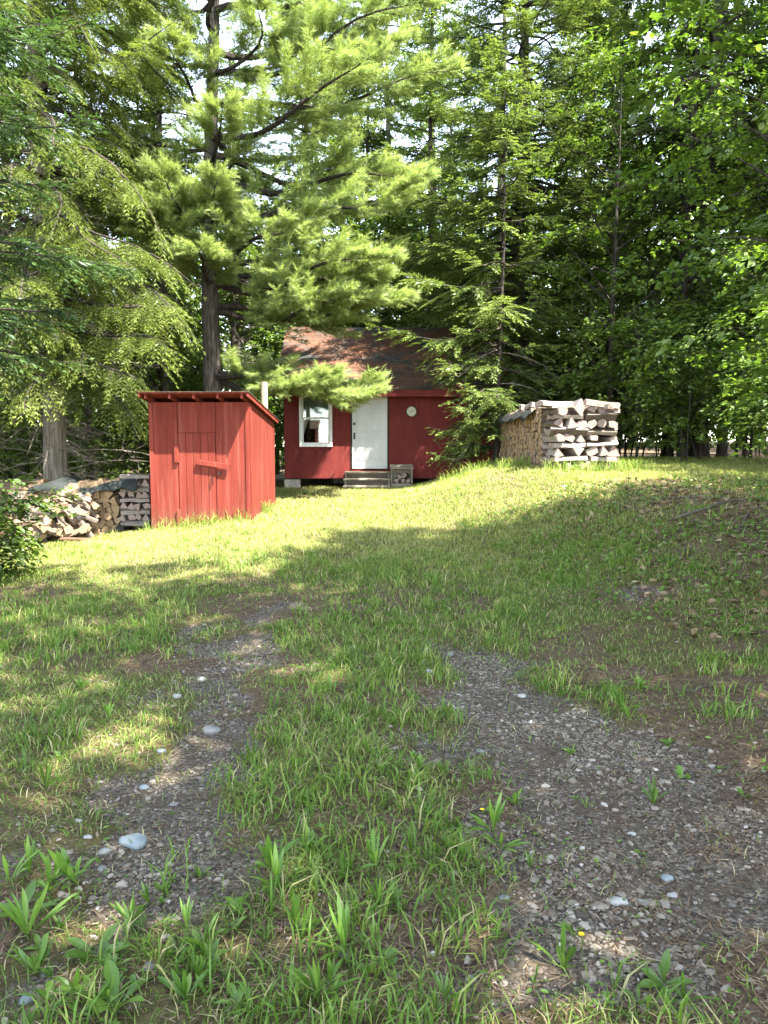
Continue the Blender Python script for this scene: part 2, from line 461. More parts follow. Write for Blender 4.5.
# ------------------------------------------------------------------ ground
def axis(lo, hi, step, far):
    c = list(np.arange(lo, hi + 1e-6, step)); s = step
    a = c[-1]; b = c[0]; up = []; dn = []
    while a < far: s = min(s * 1.22, 12); a += s; up.append(a)
    s = step
    while b > -far: s = min(s * 1.22, 12); b -= s; dn.append(b)
    return np.array(dn[::-1] + c + up)


xs = axis(-7.5, 7.5, .06, 220); ys = axis(.9, 17, .06, 220)
gx, gy = np.meshgrid(xs, ys)
gz = tz(gx, gy)
g = MB()
nx, ny = len(xs), len(ys)
idx = np.arange(nx * ny).reshape(ny, nx)
g.add(np.stack([gx, gy, gz], -1).reshape(-1, 3), np.stack([idx[:-1, :-1], idx[:-1, 1:], idx[1:, 1:], idx[1:, :-1]], -1).reshape(-1, 4))
go = g.build('ground', GROUND, smooth=True, attr=False)
for nm, fn in (('gravel', gravel_mask), ('soil', soil_mask)):
    a = go.data.attributes.new(nm, 'FLOAT', 'POINT'); a.data.foreach_set('value', fn(gx, gy).astype(np.float32).ravel())
tag(go, 'grassy dirt ground with two worn wheel tracks and a low bank', 'ground', kind='structure')

# ------------------------------------------------------------------ shed
SH = V(-3.11, 12.55, .17)
shed = empty('wooden_shed', SH, rad(-2.6))
tag(shed, 'small red board shed with lean-to roof and plank door between woodpile and cabin', 'shed')
W, D, HF, HB = 1.70, 2.15, 2.14, 1.84   # width, depth, front/back wall heights
z0 = -.28
b = MB()   # walls: one solid box with a sloping top, thin slab shells


def wall_panel(mb, p, q, h0, h1, t=.03):
    """vertical panel from p to q (xy), heights h0,h1, thickness t on the left side"""
    d = nrm(V(q[0] - p[0], q[1] - p[1], 0)); n = V(-d[1], d[0], 0) * t
    P = V(p[0], p[1], z0); Q = V(q[0], q[1], z0)
    v = [P, Q, Q + n, P + n, V(p[0], p[1], h0), V(q[0], q[1], h1), V(q[0], q[1], h1) + n, V(p[0], p[1], h0) + n]
    mb.add(v, [[3, 2, 1, 0], [4, 5, 6, 7], [0, 1, 5, 4], [1, 2, 6, 5], [2, 3, 7, 6], [3, 0, 4, 7]])


def hgt(y): return HF + (HB - HF) * y / D
# front boards (vertical grooves) around the door
def front_boards(mb, x0, x1, zl, zh, wd, y=0.0, t=.022, gap=.003):
    x = x0
    while x < x1 - .01:
        w = min(wd * (1 + .06 * (R.random() - .5)), x1 - x)
        if x1 - x - w < .04: w = x1 - x
        mb.box((x + w / 2, y - t / 2 + R.random() * .0015, (zl + zh) / 2), (w - gap, t, zh - zl)); x += w


DX0, DX1, DZ1 = -.36, .27, 1.62
front_boards(b, -W / 2, DX0 - .012, z0, HF, .3)
front_boards(b, DX1 + .012, W / 2, z0, HF, .3)
front_boards(b, DX0 - .006, DX1 + .006, DZ1 + .015, HF, .33)
b.box((0, .02, (z0 + HF) / 2), (W - .03, .03, HF - z0 - .02))
y = 0.0
while y < D - .01:      # side boards
    w = min(.24, D - y)
    for sx in (-1, 1):
        xx = sx * (W / 2 - .011)
        wall_panel(b, (xx - .011, y + .003 + w - .006), (xx - .011, y + .003), hgt(y + w), hgt(y), .022) if False else None
        P = [(xx - .011, y + .0015), (xx + .011, y + .0015), (xx + .011, y + w - .0015), (xx - .011, y + w - .0015)]
        hs_ = [hgt(y + .003)] * 2 + [hgt(y + w - .003)] * 2
        v = [(p[0], p[1], z0) for p in P] + [(p[0], p[1], h) for p, h in zip(P, hs_)]
        b.add(v, [[3, 2, 1, 0], [4, 5, 6, 7], [0, 1, 5, 4], [1, 2, 6, 5], [2, 3, 7, 6], [3, 0, 4, 7]])
    y += w
for sx in (-1, 1):
    v = [(sx * (W / 2 - .03), .04, z0), (sx * (W / 2 - .045), .04, z0), (sx * (W / 2 - .045), D, z0), (sx * (W / 2 - .03), D, z0)]
    v = v + [(p[0], p[1], hgt(p[1]) - .005) for p in v]
    b.add(v, [[3, 2, 1, 0], [4, 5, 6, 7], [0, 1, 5, 4], [1, 2, 6, 5], [2, 3, 7, 6], [3, 0, 4, 7]])
b.box((0, D + .012, (z0 + HB) / 2), (W, .022, HB - z0))
b.build('wall', RED, shed)
for cc, sz in (((-(W / 2 - .03), -.031, (z0 + HF) / 2 - .002), (.07, .014, HF - z0 - .03)), ((W / 2 - .03, -.031, (z0 + HF) / 2 - .002), (.07, .014, HF - z0 - .03)), ((W / 2 + .008, .04, (z0 + HF) / 2 - .02), (.014, .08, HF - z0 - .06))):
    c = MB(); c.box(cc, sz); bev(c.build('corner_trim', RED, shed), .003, 1)
dr = MB()
front_boards(dr, DX0, DX1, z0 + .05, DZ1, .126, -.006, .024, .007)
door = dr.build('door', RED, shed)
for cc, sz in (((DX0 - .03, -.046, 1.28), (.07, .03, .30)), ((DX0 - .02, -.046, .16), (.06, .03, .34))):
    hb = MB(); hb.box(cc, sz); bev(hb.build('hinge', RED, door), .003, 1)
hn = MB()
hn.tube([(DX1 - .05, -.03, .80), (DX1 - .05, -.075, .80), (DX1 - .05, -.075, .90), (DX1 - .05, -.03, .90)], .009, 6)
hq = MB(); hq.box((DX1 + .06, -.035, .95), (.04, .02, .05)); hq.build('hasp', BRASS, shed)
hn.build('handle', BRASS, door)
la = MB()
la.box((DX1 - .04, -.066, 1.10), (.56, .03, .085), roty(rad(8)))
bev(la.build('latch_bar', RED, shed), .004, 1)
fr = MB()
fr.box((DX1 - .05, -.05, 1.15), (.02, .03, .5)) if False else None
slope = math.atan2(HF - HB, D)
rf = MB()
mid = V(0, D / 2 - .1, (hgt(D / 2 - .1)) + .085)
rf.box(mid + V(0, 0, .0), (W + .12, D + .5, .02), rotx(-slope))
bev(rf.build('roof', RED, shed), .004, 1)
rs = MB()
ny_ = 9
for i in range(ny_):
    yy = -(D + .5) / 2 + (i + .5) * (D + .52) / ny_
    rs.box(mid + rotx(-slope) @ V(0, yy, .017 + .006 * (i % 2)), (W + .14, (D + .52) / ny_ + .02, .009), rotx(-slope))
rs.build('roofing_felt', ROOF, shed)
for xx in (-.80, -.40, 0.0, .40, .80):
    r_ = MB(); r_.box(mid + rotx(-slope) @ V(xx, 0, -.0455), (.042, D + .44, .07), rotx(-slope))
    bev(r_.build('rafter', RED, shed), .003, 1)
for sx in (-1, 1):
    fa = MB(); fa.box(mid + rotx(-slope) @ V(sx * (W / 2 + .048), 0, -.037), (.022, D + .49, .05), rotx(-slope))
    bev(fa.build('fascia', RED, shed), .003, 1)
vp = MB()
vp.tube([(.64, D + .12, .3), (.64, D + .12, 2.66)], .068, 14)
vp.build('vent_pipe', PIPE, shed, smooth=False)

# ------------------------------------------------------------------ cabin
CY = 19.0
CX0, CX1, CD = -2.55, 3.0, 4.9
CB, CE = .74, 3.23       # siding bottom, wall top
cab = empty('cabin', (0, CY, .5))
tag(cab, 'dark red one-storey cabin with white door and needle-covered shingle roof', 'cabin')
oz = -.5
w = MB()
WX0, WX1, WZ0, WZ1 = -2.12, -1.36, 1.58, 2.95
DRX0, DRX1, DRZ0, DRZ1 = -.83, .10, .96, 3.0


def wz(v): return v + oz
T = .1
def seg(x0, x1, za, zb): w.box(((x0 + x1) / 2, T / 2, wz((za + zb) / 2)), (x1 - x0, T, zb - za))


seg(CX0, WX0, CB, CE); seg(WX0, WX1, CB, WZ0); seg(WX0, WX1, WZ1, CE); seg(WX1, DRX0, CB, CE)
seg(DRX0, DRX1, CB, DRZ0); seg(DRX0, DRX1, DRZ1, CE); seg(DRX1, CX1, CB, CE)
for xx in (CX0 + T / 2, CX1 - T / 2): w.box((xx, CD / 2 + .05, wz((CB + CE) / 2)), (T, CD - .1, CE - CB))
w.box(((CX0 + CX1) / 2, CD + .05, wz((CB + CE) / 2)), (CX1 - CX0, T, CE - CB))
RISE, EAVE = 1.66, .42
for xx in (CX0 + T / 2, CX1 - T / 2):   # gable triangles
    v = []
    for dx in (-T / 2, T / 2):
        v += [(xx + dx, .02, wz(CE)), (xx + dx, CD + .08, wz(CE)), (xx + dx, CD / 2 + .05, wz(CE) + RISE - .16)]
    w.add(v, [[0, 1, 2], [5, 4, 3]]); w.add(v, [[0, 3, 4, 1], [1, 4, 5, 2], [2, 5, 3, 0]])
w.build('wall', RED_DARK, cab)
fl = MB()
fl.box(((CX0 + CX1) / 2, CD / 2 + .06, wz(.86)), (CX1 - CX0 - .22, CD - .12, .08))
fl.build('floor', DARKW, cab)
for yy in (.25, CD / 2, CD - .15):
    fl = MB(); fl.box(((CX0 + CX1) / 2, yy, wz(.765)), (CX1 - CX0 - .25, .14, .10)); fl.build('floor_beam', DARKW, cab)
ins = MB()
ins.box(((CX0 + CX1) / 2, CD * .6, wz(1.9)), (CX1 - CX0 - .3, .03, 2.0)); ins.box((CX0 + T + .04, 1.6, wz(1.9)), (.03, 2.6, 2.0))
ins.box((-.95, 1.6, wz(1.9)), (.03, 2.6, 2.0)); ins.box((-1.6, 1.6, wz(3.05)), (1.7, 2.6, .03))
ins.build('interior', DARKW, cab)
win = MB()
for (cx, cz, sx, sz) in (((WX0 + WX1) / 2, WZ0 - .0, WX1 - WX0 + .08, .07), ((WX0 + WX1) / 2, WZ1, WX1 - WX0 + .08, .07)):
    win.box((cx, -.012, wz(cz)), (sx, .05, sz))
for xx in (WX0 - .005, WX1 + .005): win.box((xx, -.0125, wz((WZ0 + WZ1) / 2)), (.07, .049, WZ1 - WZ0 - .072))
window = bev(win.build('window', WHITE, cab), .005, 1)
sh_ = MB()
mz = (WZ0 + WZ1) / 2 + .01
sh_.box(((WX0 + WX1) / 2, .03, wz(mz)), (WX1 - WX0 - .066, .035, .05))
for xx in (WX0 + .047, WX1 - .047): sh_.box((xx, .031, wz((WZ0 + WZ1) / 2)), (.03, .03, WZ1 - WZ0 - .075))
sh_.box(((WX0 + WX1) / 2, .031, wz(WZ0 + .055)), (WX1 - WX0 - .13, .03, .035))
bev(sh_.build('sash', WHITE, window), .004, 1)
gl = MB(); gl.box(((WX0 + WX1) / 2, .035, wz((WZ0 + WZ1) / 2)), (WX1 - WX0 - .12, .006, WZ1 - WZ0 - .1))
gl.build('pane', GLASS, window)
cu = MB()
n_ = 26; xx = np.linspace(WX0 + .06, WX1 - .06, n_); yy = .12 + .02 * np.sin(np.arange(n_) * 1.3)
top = np.full(n_, wz(WZ1 - .03)); bot = np.full(n_, wz(mz - .06)) - .35 * np.clip(np.abs(np.linspace(-1, 1, n_)) - .62, 0, 1) / .38
v = np.concatenate([np.stack([xx, yy, top], 1), np.stack([xx, yy, bot], 1)])
i = np.arange(n_ - 1); cu.add(v, np.stack([i, i + 1, i + 1 + n_, i + n_], 1))
cuo = cu.build('curtain', CURT, window, smooth=True)
m_ = cuo.modifiers.new('thick', 'SOLIDIFY'); m_.thickness = .006
# door
dd = MB()
dd.box(((DRX0 + DRX1) / 2, .035, wz((DRZ0 + DRZ1) / 2 + .005)), (DRX1 - DRX0 - .03, .045, DRZ1 - DRZ0 - .04))
dw = DRX1 - DRX0 - .03; x0 = DRX0 + .015; hD = DRZ1 - DRZ0
door2 = bev(dd.build('door', DOORW, cab), .004, 1)
for ci in (0, 1):
    for (za, zb) in ((.13, .40), (.47, .78), (.83, .95)):
        pm = MB()
        cx = x0 + dw * (.29 + .42 * ci); wdt = dw * .30
        z_a, z_b = DRZ0 + hD * za, DRZ0 + hD * zb
        for (ox, oz_, sx, sz) in ((0, (z_b - z_a) / 2, wdt, .022), (0, -(z_b - z_a) / 2, wdt, .022), (wdt / 2, 0, .022, z_b - z_a - .024), (-wdt / 2, 0, .022, z_b - z_a - .024)):
            pm.box((cx + ox, .008, wz((z_a + z_b) / 2 + oz_)), (sx, .012, sz))
        pm.box((cx, .0085, wz((z_a + z_b) / 2)), (wdt - .08, .010, z_b - z_a - .08))
        bev(pm.build('panel', DOORW, door2), .004, 1)
tr = MB()
for xx in (DRX0 - .012, DRX1 + .012): tr.box((xx, -.006, wz((DRZ0 + DRZ1) / 2)), (.024, .03, hD))
tr.box(((DRX0 + DRX1) / 2, -.006, wz(DRZ1 + .01)), (DRX1 - DRX0 + .05, .028, .022))
tr.build('door_frame', DARKW, cab)
kn = MB()
kx = DRX0 + .075
for zz in (DRZ0 + .86,):
    kn.box((kx, .0, wz(zz)), (.05, .03, .17)); kn.tube([(kx, -.01, wz(zz)), (kx, -.05, wz(zz)), (kx, -.09, wz(zz))], [.015, .02, .03], 10)
kn.build('handle', BRASS, door2)
kb = MB(); kb.tube([(kx, .012, wz(DRZ0 + 1.17)), (kx, -.025, wz(DRZ0 + 1.17))], .035, 12); kb.build('deadbolt', BRASS, door2)
# roof: two slabs
ang = math.atan2(RISE, CD / 2 + .05)
run = CD / 2 + .05 + EAVE
Ls = run / math.cos(ang)
ridge = V((CX0 + CX1) / 2, CD / 2 + .05, wz(CE) + RISE)
roof = None
rb = MB()
for sgn in (-1, 1):
    rot = rotx(ang if sgn < 0 else -ang)
    cpt = ridge + rot @ V(0, sgn * Ls / 2, 0)
    rb.box(cpt, (CX1 - CX0 + .4, Ls - .01, .06), rot)
roof = rb.build('roof', ROOF, cab)
sgl = MB()   # shingle courses as thin overlapping tabs on the front slope
rotF = rotx(ang)
ncr = 22
for k in range(ncr):
    yy = -Ls + (k + .5) * Ls / ncr
    x = -(CX1 - CX0 + .42) / 2 + (k % 2) * .16 - .02
    while x < (CX1 - CX0 + .4) / 2:
        wd = min(.325, (CX1 - CX0 + .42) / 2 - x)
        if wd > .05:
            sgl.box(ridge + rotF @ V(x + wd / 2, yy + R.normal() * .004, .036 + .002 * R.random()), (wd - .003, Ls / ncr + .03, .0045), rotF @ rotx(rad(-1.6)))
        x += .33
sgl.build('shingles', ROOF, roof)
fs = MB()
eav = ridge + rotF @ V(0, -Ls, -.03)
fs.box((ridge[0], eav[1] - .0, eav[2] - .055), (CX1 - CX0 + .38, .028, .16))
so_ = MB(); so_.box((ridge[0], (eav[1] + .02) / 2 + .01, eav[2] - .10), (CX1 - CX0 + .3, abs(eav[1]) - .04, .015))
so_.build('soffit', RED_DARK, cab)
bev(fs.build('fascia', RED_DARK, cab), .004, 1)
for xx in (ridge[0] - (CX1 - CX0) / 2 - .185, ridge[0] + (CX1 - CX0) / 2 + .185):
    for sgn in (-1, 1):
        rot = rotx(ang if sgn < 0 else -ang); bg = MB()
        bg.box(ridge + rot @ V(0, sgn * Ls / 2, -.095) + V(xx - ridge[0], 0, 0), (.025, Ls - .05, .12), rot)
        bg.build('bargeboard', RED_DARK, cab)
# needles on the roof
rl = MB()
nl = 26000
u = (R.random(nl) - .5) * (CX1 - CX0 + .38); vv = -R.random(nl) * Ls
keep = fbm(u * .8 + 3, vv * 1.1 + 8) + .10 * (R.random(nl) - .5) > .43
u, vv = u[keep], vv[keep]
P = np.stack([u, vv, .045 + .012 * R.random(len(u))], 1) @ rotF.T + ridge
a = R.random(len(u)) * 2 * PI
dv = np.stack([np.cos(a), np.sin(a), .12 * R.normal(size=len(u))], 1) @ rotF.T
sv = np.stack([-np.sin(a), np.cos(a), 0 * a], 1) @ rotF.T
l_ = (.05 + .07 * R.random(len(u)))[:, None]
v = np.stack([P - sv * .004, P + sv * .004, P + dv * l_], 1)
i = np.arange(len(u))[:, None] * 3
rl.add(v.reshape(-1, 3), i + np.arange(3)[None], np.repeat(R.random(len(u)), 3))
o = rl.build('needle_litter', F_ROOFLIT, None, loc=(0, CY, .5))
tag(o, 'rusty brown fallen pine needles lying on the cabin roof', 'needle litter', kind='stuff')
# round dial
dl = empty('wall_dial', (.70, CY - .005, 2.44))
tag(dl, 'small round pale dial hanging on red cabin wall right of the white door', 'wall dial')
k = MB(); k.tube([(0, -.002, 0), (0, -.03, 0)], .125, 28); k.build('face', DIAL, dl)
k = MB()
aa = np.linspace(0, 2 * PI, 29); k.tube(np.stack([.128 * np.cos(aa), 0 * aa - .02, .128 * np.sin(aa)], 1), .016, 6, False); k.build('rim', BRASS, dl, smooth=True)
k = MB(); k.box((.02, -.034, .02), (.10, .004, .010), roty(rad(-40))); k.build('hand', BRASS, dl)
# steps
gz_ = float(tz(-.36, CY - .7))
st = empty('wooden_steps', (-.42, CY, .42)); tag(st, 'weathered grey wooden steps of three treads under the white cabin door', 'steps')
tops = (.92, .76, .60)
for k_, zt in enumerate(tops):
    y0 = -.02 - .30 * k_
    t_ = MB(); t_.box((0, y0 - .16, zt - .42 - .02), (1.16 + .03 * (k_ % 2), .31, .04)); bev(t_.build('tread', STEPW, st), .004, 1)
    t_ = MB(); t_.box((0, y0 - .24, zt - .42 - .115), (1.04, .02, .14)); bev(t_.build('riser', STEPD, st), .004, 1)
for xx in (-.545, .545):
    t_ = MB()
    for k_, zt in enumerate(tops): t_.box((xx, -.02 - .30 * k_ - .148, (zt - .42 - .042 - .6) / 2), (.04, .22, zt - .42 - .042 + .6))
    t_.build('stringer', STEPW, st)
# block piers
def pier(x, y, label):
    zg = float(tz(x, y)); e = empty('block_pier', (x, y, zg)); tag(e, label, 'block pier', 'concrete block piers under the cabin')
    hh = .72 - zg
    for j in range(max(1, int(round(hh / .19)))):
        m = MB(); m.box((.01 * j, 0, -.04 + (j + .5) * (hh + .03) / max(1, int(round(hh / .19)))), (.39, .3, (hh + .03) / max(1, int(round(hh / .19))) - .008)); bev(m.build('block', CONC, e), .008, 2)


pier(-2.36, CY + .12, 'pale concrete block pier under the left corner of the red cabin')
pier(-1.25, CY + 2.2, 'concrete block pier in the dark crawl space behind the wooden steps')
# pale rock in the crawl space


# ------------------------------------------------------------------ firewood
def log_mesh(kind, length, size, rng, pale=False):
    """split log along local X; bark on its round side. mats: wood, bark, end"""
    if kind == 0: a = [(-.62, -.40), (0, -.47), (.62, -.40), (.07, .50), (-.05, .50)]; bark = {0, 1}     # wedge
    elif kind == 1: a = [(-.55, -.25), (-.2, -.42), (.25, -.42), (.55, -.22), (.5, .28), (-.48, .3)]; bark = {0, 1, 2}
    elif kind == 2: a = [(math.cos(t) * .48, math.sin(t) * .48) for t in np.linspace(0, 2 * PI, 10)[:-1]]; bark = set(range(9))
    elif kind == 3: a = [(-.5, -.45), (.42, -.42), (.5, .3), (.1, .5), (-.45, .2)]; bark = {2, 3}
    else: a = [(-.75, -.30), (.75, -.32), (.70, .20), (-.1, .34), (-.72, .22)]; bark = {0}
    a = np.array(a) * size * (1 + .09 * rng.normal(size=(len(a), 2)))
    k = len(a); n = 4
    X = np.linspace(-length / 2, length / 2, n)
    v = []
    for i, x in enumerate(X):
        s = 1 + .07 * rng.normal(); off = rng.normal(size=2) * size * .045
        v.append(np.column_stack([np.full(k, x) + rng.normal(size=k) * .006, a * s + off]))
    v = np.concatenate(v)
    m = MB()
    f = []; mi = []
    for i in range(n - 1):
        for j in range(k):
            f.append([i * k + j, i * k + (j + 1) % k, (i + 1) * k + (j + 1) % k, (i + 1) * k + j]); mi.append(1 if j in bark else 0)
    m.add(v, f, None, np.array(mi))
    m.f.append(np.array([list(range(k))[::-1]])); m.mi.append(np.array([2]))
    m.f.append(np.array([[(n - 1) * k + q for q in range(k)]])); m.mi.append(np.array([2]))
    return m


lr = np.random.default_rng(21)
LOGS = {}
hidden = []
for fam, mats in (('pale', [LOGPALE, LOGBARK, LOGEND_P]), ('tan', [LOGW, LOGBARK, LOGEND])):
    for kind in range(5):
        for q in range(3):
            mb = log_mesh(kind, 1.0, 1.0, lr)
            LOGS[(fam, kind, q)] = (mb, mats)
LOGMESH = {}


def log_obj(fam, kind, q, M, loc, length, size, label, group):
    key = (fam, kind, q)
    mb, mats = LOGS[key]
    if key not in LOGMESH:
        o = mb.build('firewood_log', mats); LOGMESH[key] = o.data
    else:
        o = bpy.data.objects.new('firewood_log', LOGMESH[key]); COL.objects.link(o)
    from mathutils import Matrix, Vector
    m4 = Matrix([[*r_, 0] for r_ in (M * np.array([length, size, size])[None])] + [[0, 0, 0, 1]])
    m4.translation = Vector(loc); o.matrix_world = m4
    return tag(o, label, 'firewood', group)


def log_bulk(mb, fam, kind, q, M, loc, length, size):
    src, _ = LOGS[(fam, kind, q)]
    v = np.concatenate(src.v) * np.array([length, size, size])
    v = v @ M.T + np.asarray(loc)
    base = mb.n
    mb.v.append(v); mb.n += len(v); mb.var.append(np.full(len(v), .5))
    for f, mi in zip(src.f, src.mi): mb.f.append(f + base); mb.mi.append(mi + (3 if fam == 'tan' else 0))


bulk = MB()
# --- right pile.  near end = crib columns; the long row runs back-left
A0 = at(553, 470, 13.6)[:2]; A1 = V(4.36, 13.75)
dirF = nrm(V(A1[0] - A0[0], A1[1] - A0[1]))          # across the front
dirL = nrm(V(-.12, 1.0))                              # along the pile (to the back-left)
zb = lambda p: float(tz0(p[0], p[1]))
Mx = np.array([[dirF[0], -dirF[1], 0], [dirF[1], dirF[0], 0], [0, 0, 1]])   # log axis along dirF
My = np.array([[dirL[0], -dirL[1], 0], [dirL[1], dirL[0], 0], [0, 0, 1]])
Wc = .60
for col in range(2):
    o2 = A0 + dirF * (col * (Wc + .035)) + dirL * .0
    zc = zb(o2 + dirF * .3 + dirL * .3) - .12
    for lay in range(10):
        zz = zc + (lay + .5) * .128
        if lay % 2 == 0:      # logs across the view: long pale sides
            for k_ in range(3):
                p = o2 + dirF * (Wc / 2 + lr.normal() * .02) + dirL * (.06 + k_ * .235 + lr.normal() * .02)
                M = rotz(lr.normal() * .05) @ Mx @ roty(lr.normal() * .035) @ rotx(lr.normal() * .4 + (PI if lr.random() < .5 else 0))
                log_obj('pale', int(lr.choice([1, 4, 4, 3])), lr.integers(3), M, (p[0], p[1], zz), Wc + lr.normal() * .05, .132 + lr.normal() * .018,
                        'pale split log laid in the criss-cross end stack of the woodpile on the mound', 'firewood in the right criss-cross stacks')
        else:                 # logs along the view: triangular ends
            ks = [0.09, .30, .51] if (lay + col) % 3 else [.11, .48]
            for k_ in ks:
                p = o2 + dirF * (k_ + lr.normal() * .012) + dirL * (.28 + lr.normal() * .02)
                M = rotz(lr.normal() * .05) @ My @ rotx(lr.normal() * .3 + (PI if lr.random() < .3 else 0))
                log_obj('pale', int(lr.choice([0, 0, 0, 3, 1, 2])), lr.integers(3), M, (p[0], p[1], zz), Wc + lr.normal() * .05, .155 + lr.normal() * .022,
                        'pale split log laid in the criss-cross end stack of the woodpile on the mound', 'firewood in the right criss-cross stacks')
# long rows of log ends
row0 = A0 + dirL * .66 - dirF * .06
LROW = 2.75
ncand = []
for side, off in ((0, .27), (1, .80)):
    zrow = 0; lev = 0
    while zrow < 1.18:
        t = (lev % 2) * .05
        while t < LROW:
            s = .088 + .022 * lr.random()
            p = row0 + dirL * t + dirF * (off + lr.normal() * .018)
            zz = zb(p) - .06 + zrow + lr.normal() * .01 - .10 * (t / LROW) * (zrow / 1.2)
            M = rotz(lr.normal() * .04) @ Mx @ rotx(lr.random() * 6.28)
            ncand.append((side, s, int(lr.choice([0, 0, 2, 3, 3, 1])), lr.integers(3), M, (p[0], p[1], zz)))
            t += s * 1.02
        zrow += .088; lev += 1
best = sorted([c_ for c_ in ncand if c_[0] == 0], key=lambda c_: -c_[1] + .01 * c_[5][1])[:70]
bid = set(id(c_) for c_ in best)
for c_ in ncand:
    side, s, kd, q, M, p = c_
    if id(c_) in bid:
        log_obj('tan', kd, q, M, p, .46, s * 1.12, 'yellowish log end showing in the long side face of the woodpile on the mound', 'log ends in the long face of the right woodpile')
    else: log_bulk(bulk, 'tan', kd, q, M, p, .46, s * 1.12)
# slabs on top
topz = zb(row0) + 1.20
slab_bits = [(.02, .3, .10, 0), (.05, .12, .3, 1), (.55, .35, -.08, 0), (.95, .2, .15, 0), (.3, .75, .2, 1), (.92, .7, .05, 0), (.72, .62, .12, 1), (.9, -.02, 0, 1)]
for k_, (f_, l_, rz_, kd) in enumerate(slab_bits):
    p = A0 + dirF * f_ + dirL * l_
    mb = log_mesh([4, 4, 0, 3][k_ % 4], .55 + .22 * lr.random(), [.13, .15, .14, .12][k_ % 4], lr)
    M = rotz(rz_) @ (Mx if kd else My) @ roty(lr.normal() * .06)
    v = np.concatenate(mb.v) @ M.T; mb.v = [v]
    o = mb.build('wood_slab', [LOGPALE, LOGBARK, LOGEND_P], loc=(p[0], p[1], topz - .035 + .022 * (k_ % 3)))
    tag(o, 'pale flat slab lying on top of the woodpile on the mound', 'wood slab', 'slabs on top of the right woodpile')
for k_, t_ in enumerate((.35, .75, 1.05, 1.4)):
    p = row0 + dirL * t_ + dirF * .42
    mb = log_mesh(4, .72, .17, lr); M = rotz(.1 * lr.normal()) @ Mx @ roty(rad(9) + lr.normal() * .05)
    mb.v = [np.concatenate(mb.v) @ M.T]
    o = mb.build('wood_slab', [LOGPALE, LOGBARK, LOGEND_P], loc=(p[0], p[1], topz + .015 - .03 * t_))
    tag(o, 'pale flat slab lying on top of the woodpile on the mound', 'wood slab', 'slabs on top of the right woodpile')
o = mb = None


def sheet(name, fn, nu, nv, mat, thick=.006):
    u, v = np.meshgrid(np.linspace(0, 1, nu), np.linspace(0, 1, nv))
    P = fn(u, v); m = MB(); ix = np.arange(nu * nv).reshape(nv, nu)
    m.add(P.reshape(-1, 3), np.stack([ix[:-1, :-1], ix[:-1, 1:], ix[1:, 1:], ix[1:, :-1]], -1).reshape(-1, 4))
    o = m.build(name, mat, smooth=True)
    s = o.modifiers.new('thick', 'SOLIDIFY'); s.thickness = thick
    return o


def tarp_r(u, v):
    t = .25 + 2.6 * u; f = -.13 + 1.25 * v
    z = topz - .055 - .06 * t / 2.75 + .03 * np.sin(t * 9 + v * 5) + .03 * (fbm(u * 9, v * 7) - .5)
    over = ss(.12, 0, v); z = z - .16 * over * (.6 + .9 * fbm(u * 14, v * 2))
    p = row0[None, None] + dirL[None, None] * t[..., None] + dirF[None, None] * f[..., None]
    return np.concatenate([p, z[..., None]], -1)


tag(sheet('tarp', tarp_r, 60, 24, TARP), 'black plastic sheet draped over the far end of the woodpile on the mound', 'tarp')

# --- left pile
LY = 13.35
def lz(x): return float(tz0(x, LY))
# neat face of log ends, x from -5.75 to -4.85
labL = 'tan split log stacked in the tarped woodpile left of the red shed'
zrow = 0; lev = 0
My0 = np.array([[0, 1, 0], [-1, 0, 0], [0, 0, 1]]).T     # log axis along world Y
while zrow < .98:
    xx = -6.5 + (lev % 2) * .05
    while xx < -4.82:
        s = .105 + .035 * lr.random()
        p = (xx, LY + .2 + lr.normal() * .03, lz(xx) + .03 + zrow + lr.normal() * .012)
        M = rotz(lr.normal() * .06) @ My0 @ rotx(lr.random() * 6.28)
        kd = int(lr.choice([0, 0, 3, 3, 1, 2]))
        if xx > -5.6: log_obj('tan', kd, lr.integers(3), M, p, .46, s * 1.1, labL, 'firewood stacked left of the shed')
        else: log_bulk(bulk, 'tan', kd, lr.integers(3), M, p, .46, s * 1.1)
        xx += s * 1.0
    zrow += .104; lev += 1
# tumbled larger logs in front
labJ = 'loose split log tumbled against the front of the woodpile left of the shed'
for k_ in range(74):
    u = lr.random(); zz = lr.random() ** 1.1
    xx = -6.55 + 1.4 * u
    hgt_ = zz * .82
    p = (xx, LY - .12 - .34 * (1 - zz) + lr.normal() * .04, lz(xx) + .08 + hgt_)
    M = rotz(lr.normal() * .6) @ roty(lr.normal() * .45 + .25) @ rotx(lr.random() * 6)
    if k_ % 3 == 0: M = rotz(PI / 2 + lr.normal() * .4) @ roty(lr.normal() * .2) @ rotx(lr.random() * 6)
    log_obj('pale' if k_ % 7 == 0 else 'tan', int(lr.choice([0, 1, 3, 3, 2, 4])), lr.integers(3), M, p, [.40, .30][k_ % 2] + .05 * lr.normal(), .115 + .022 * lr.normal(), labJ, 'loose firewood in front of the left woodpile')
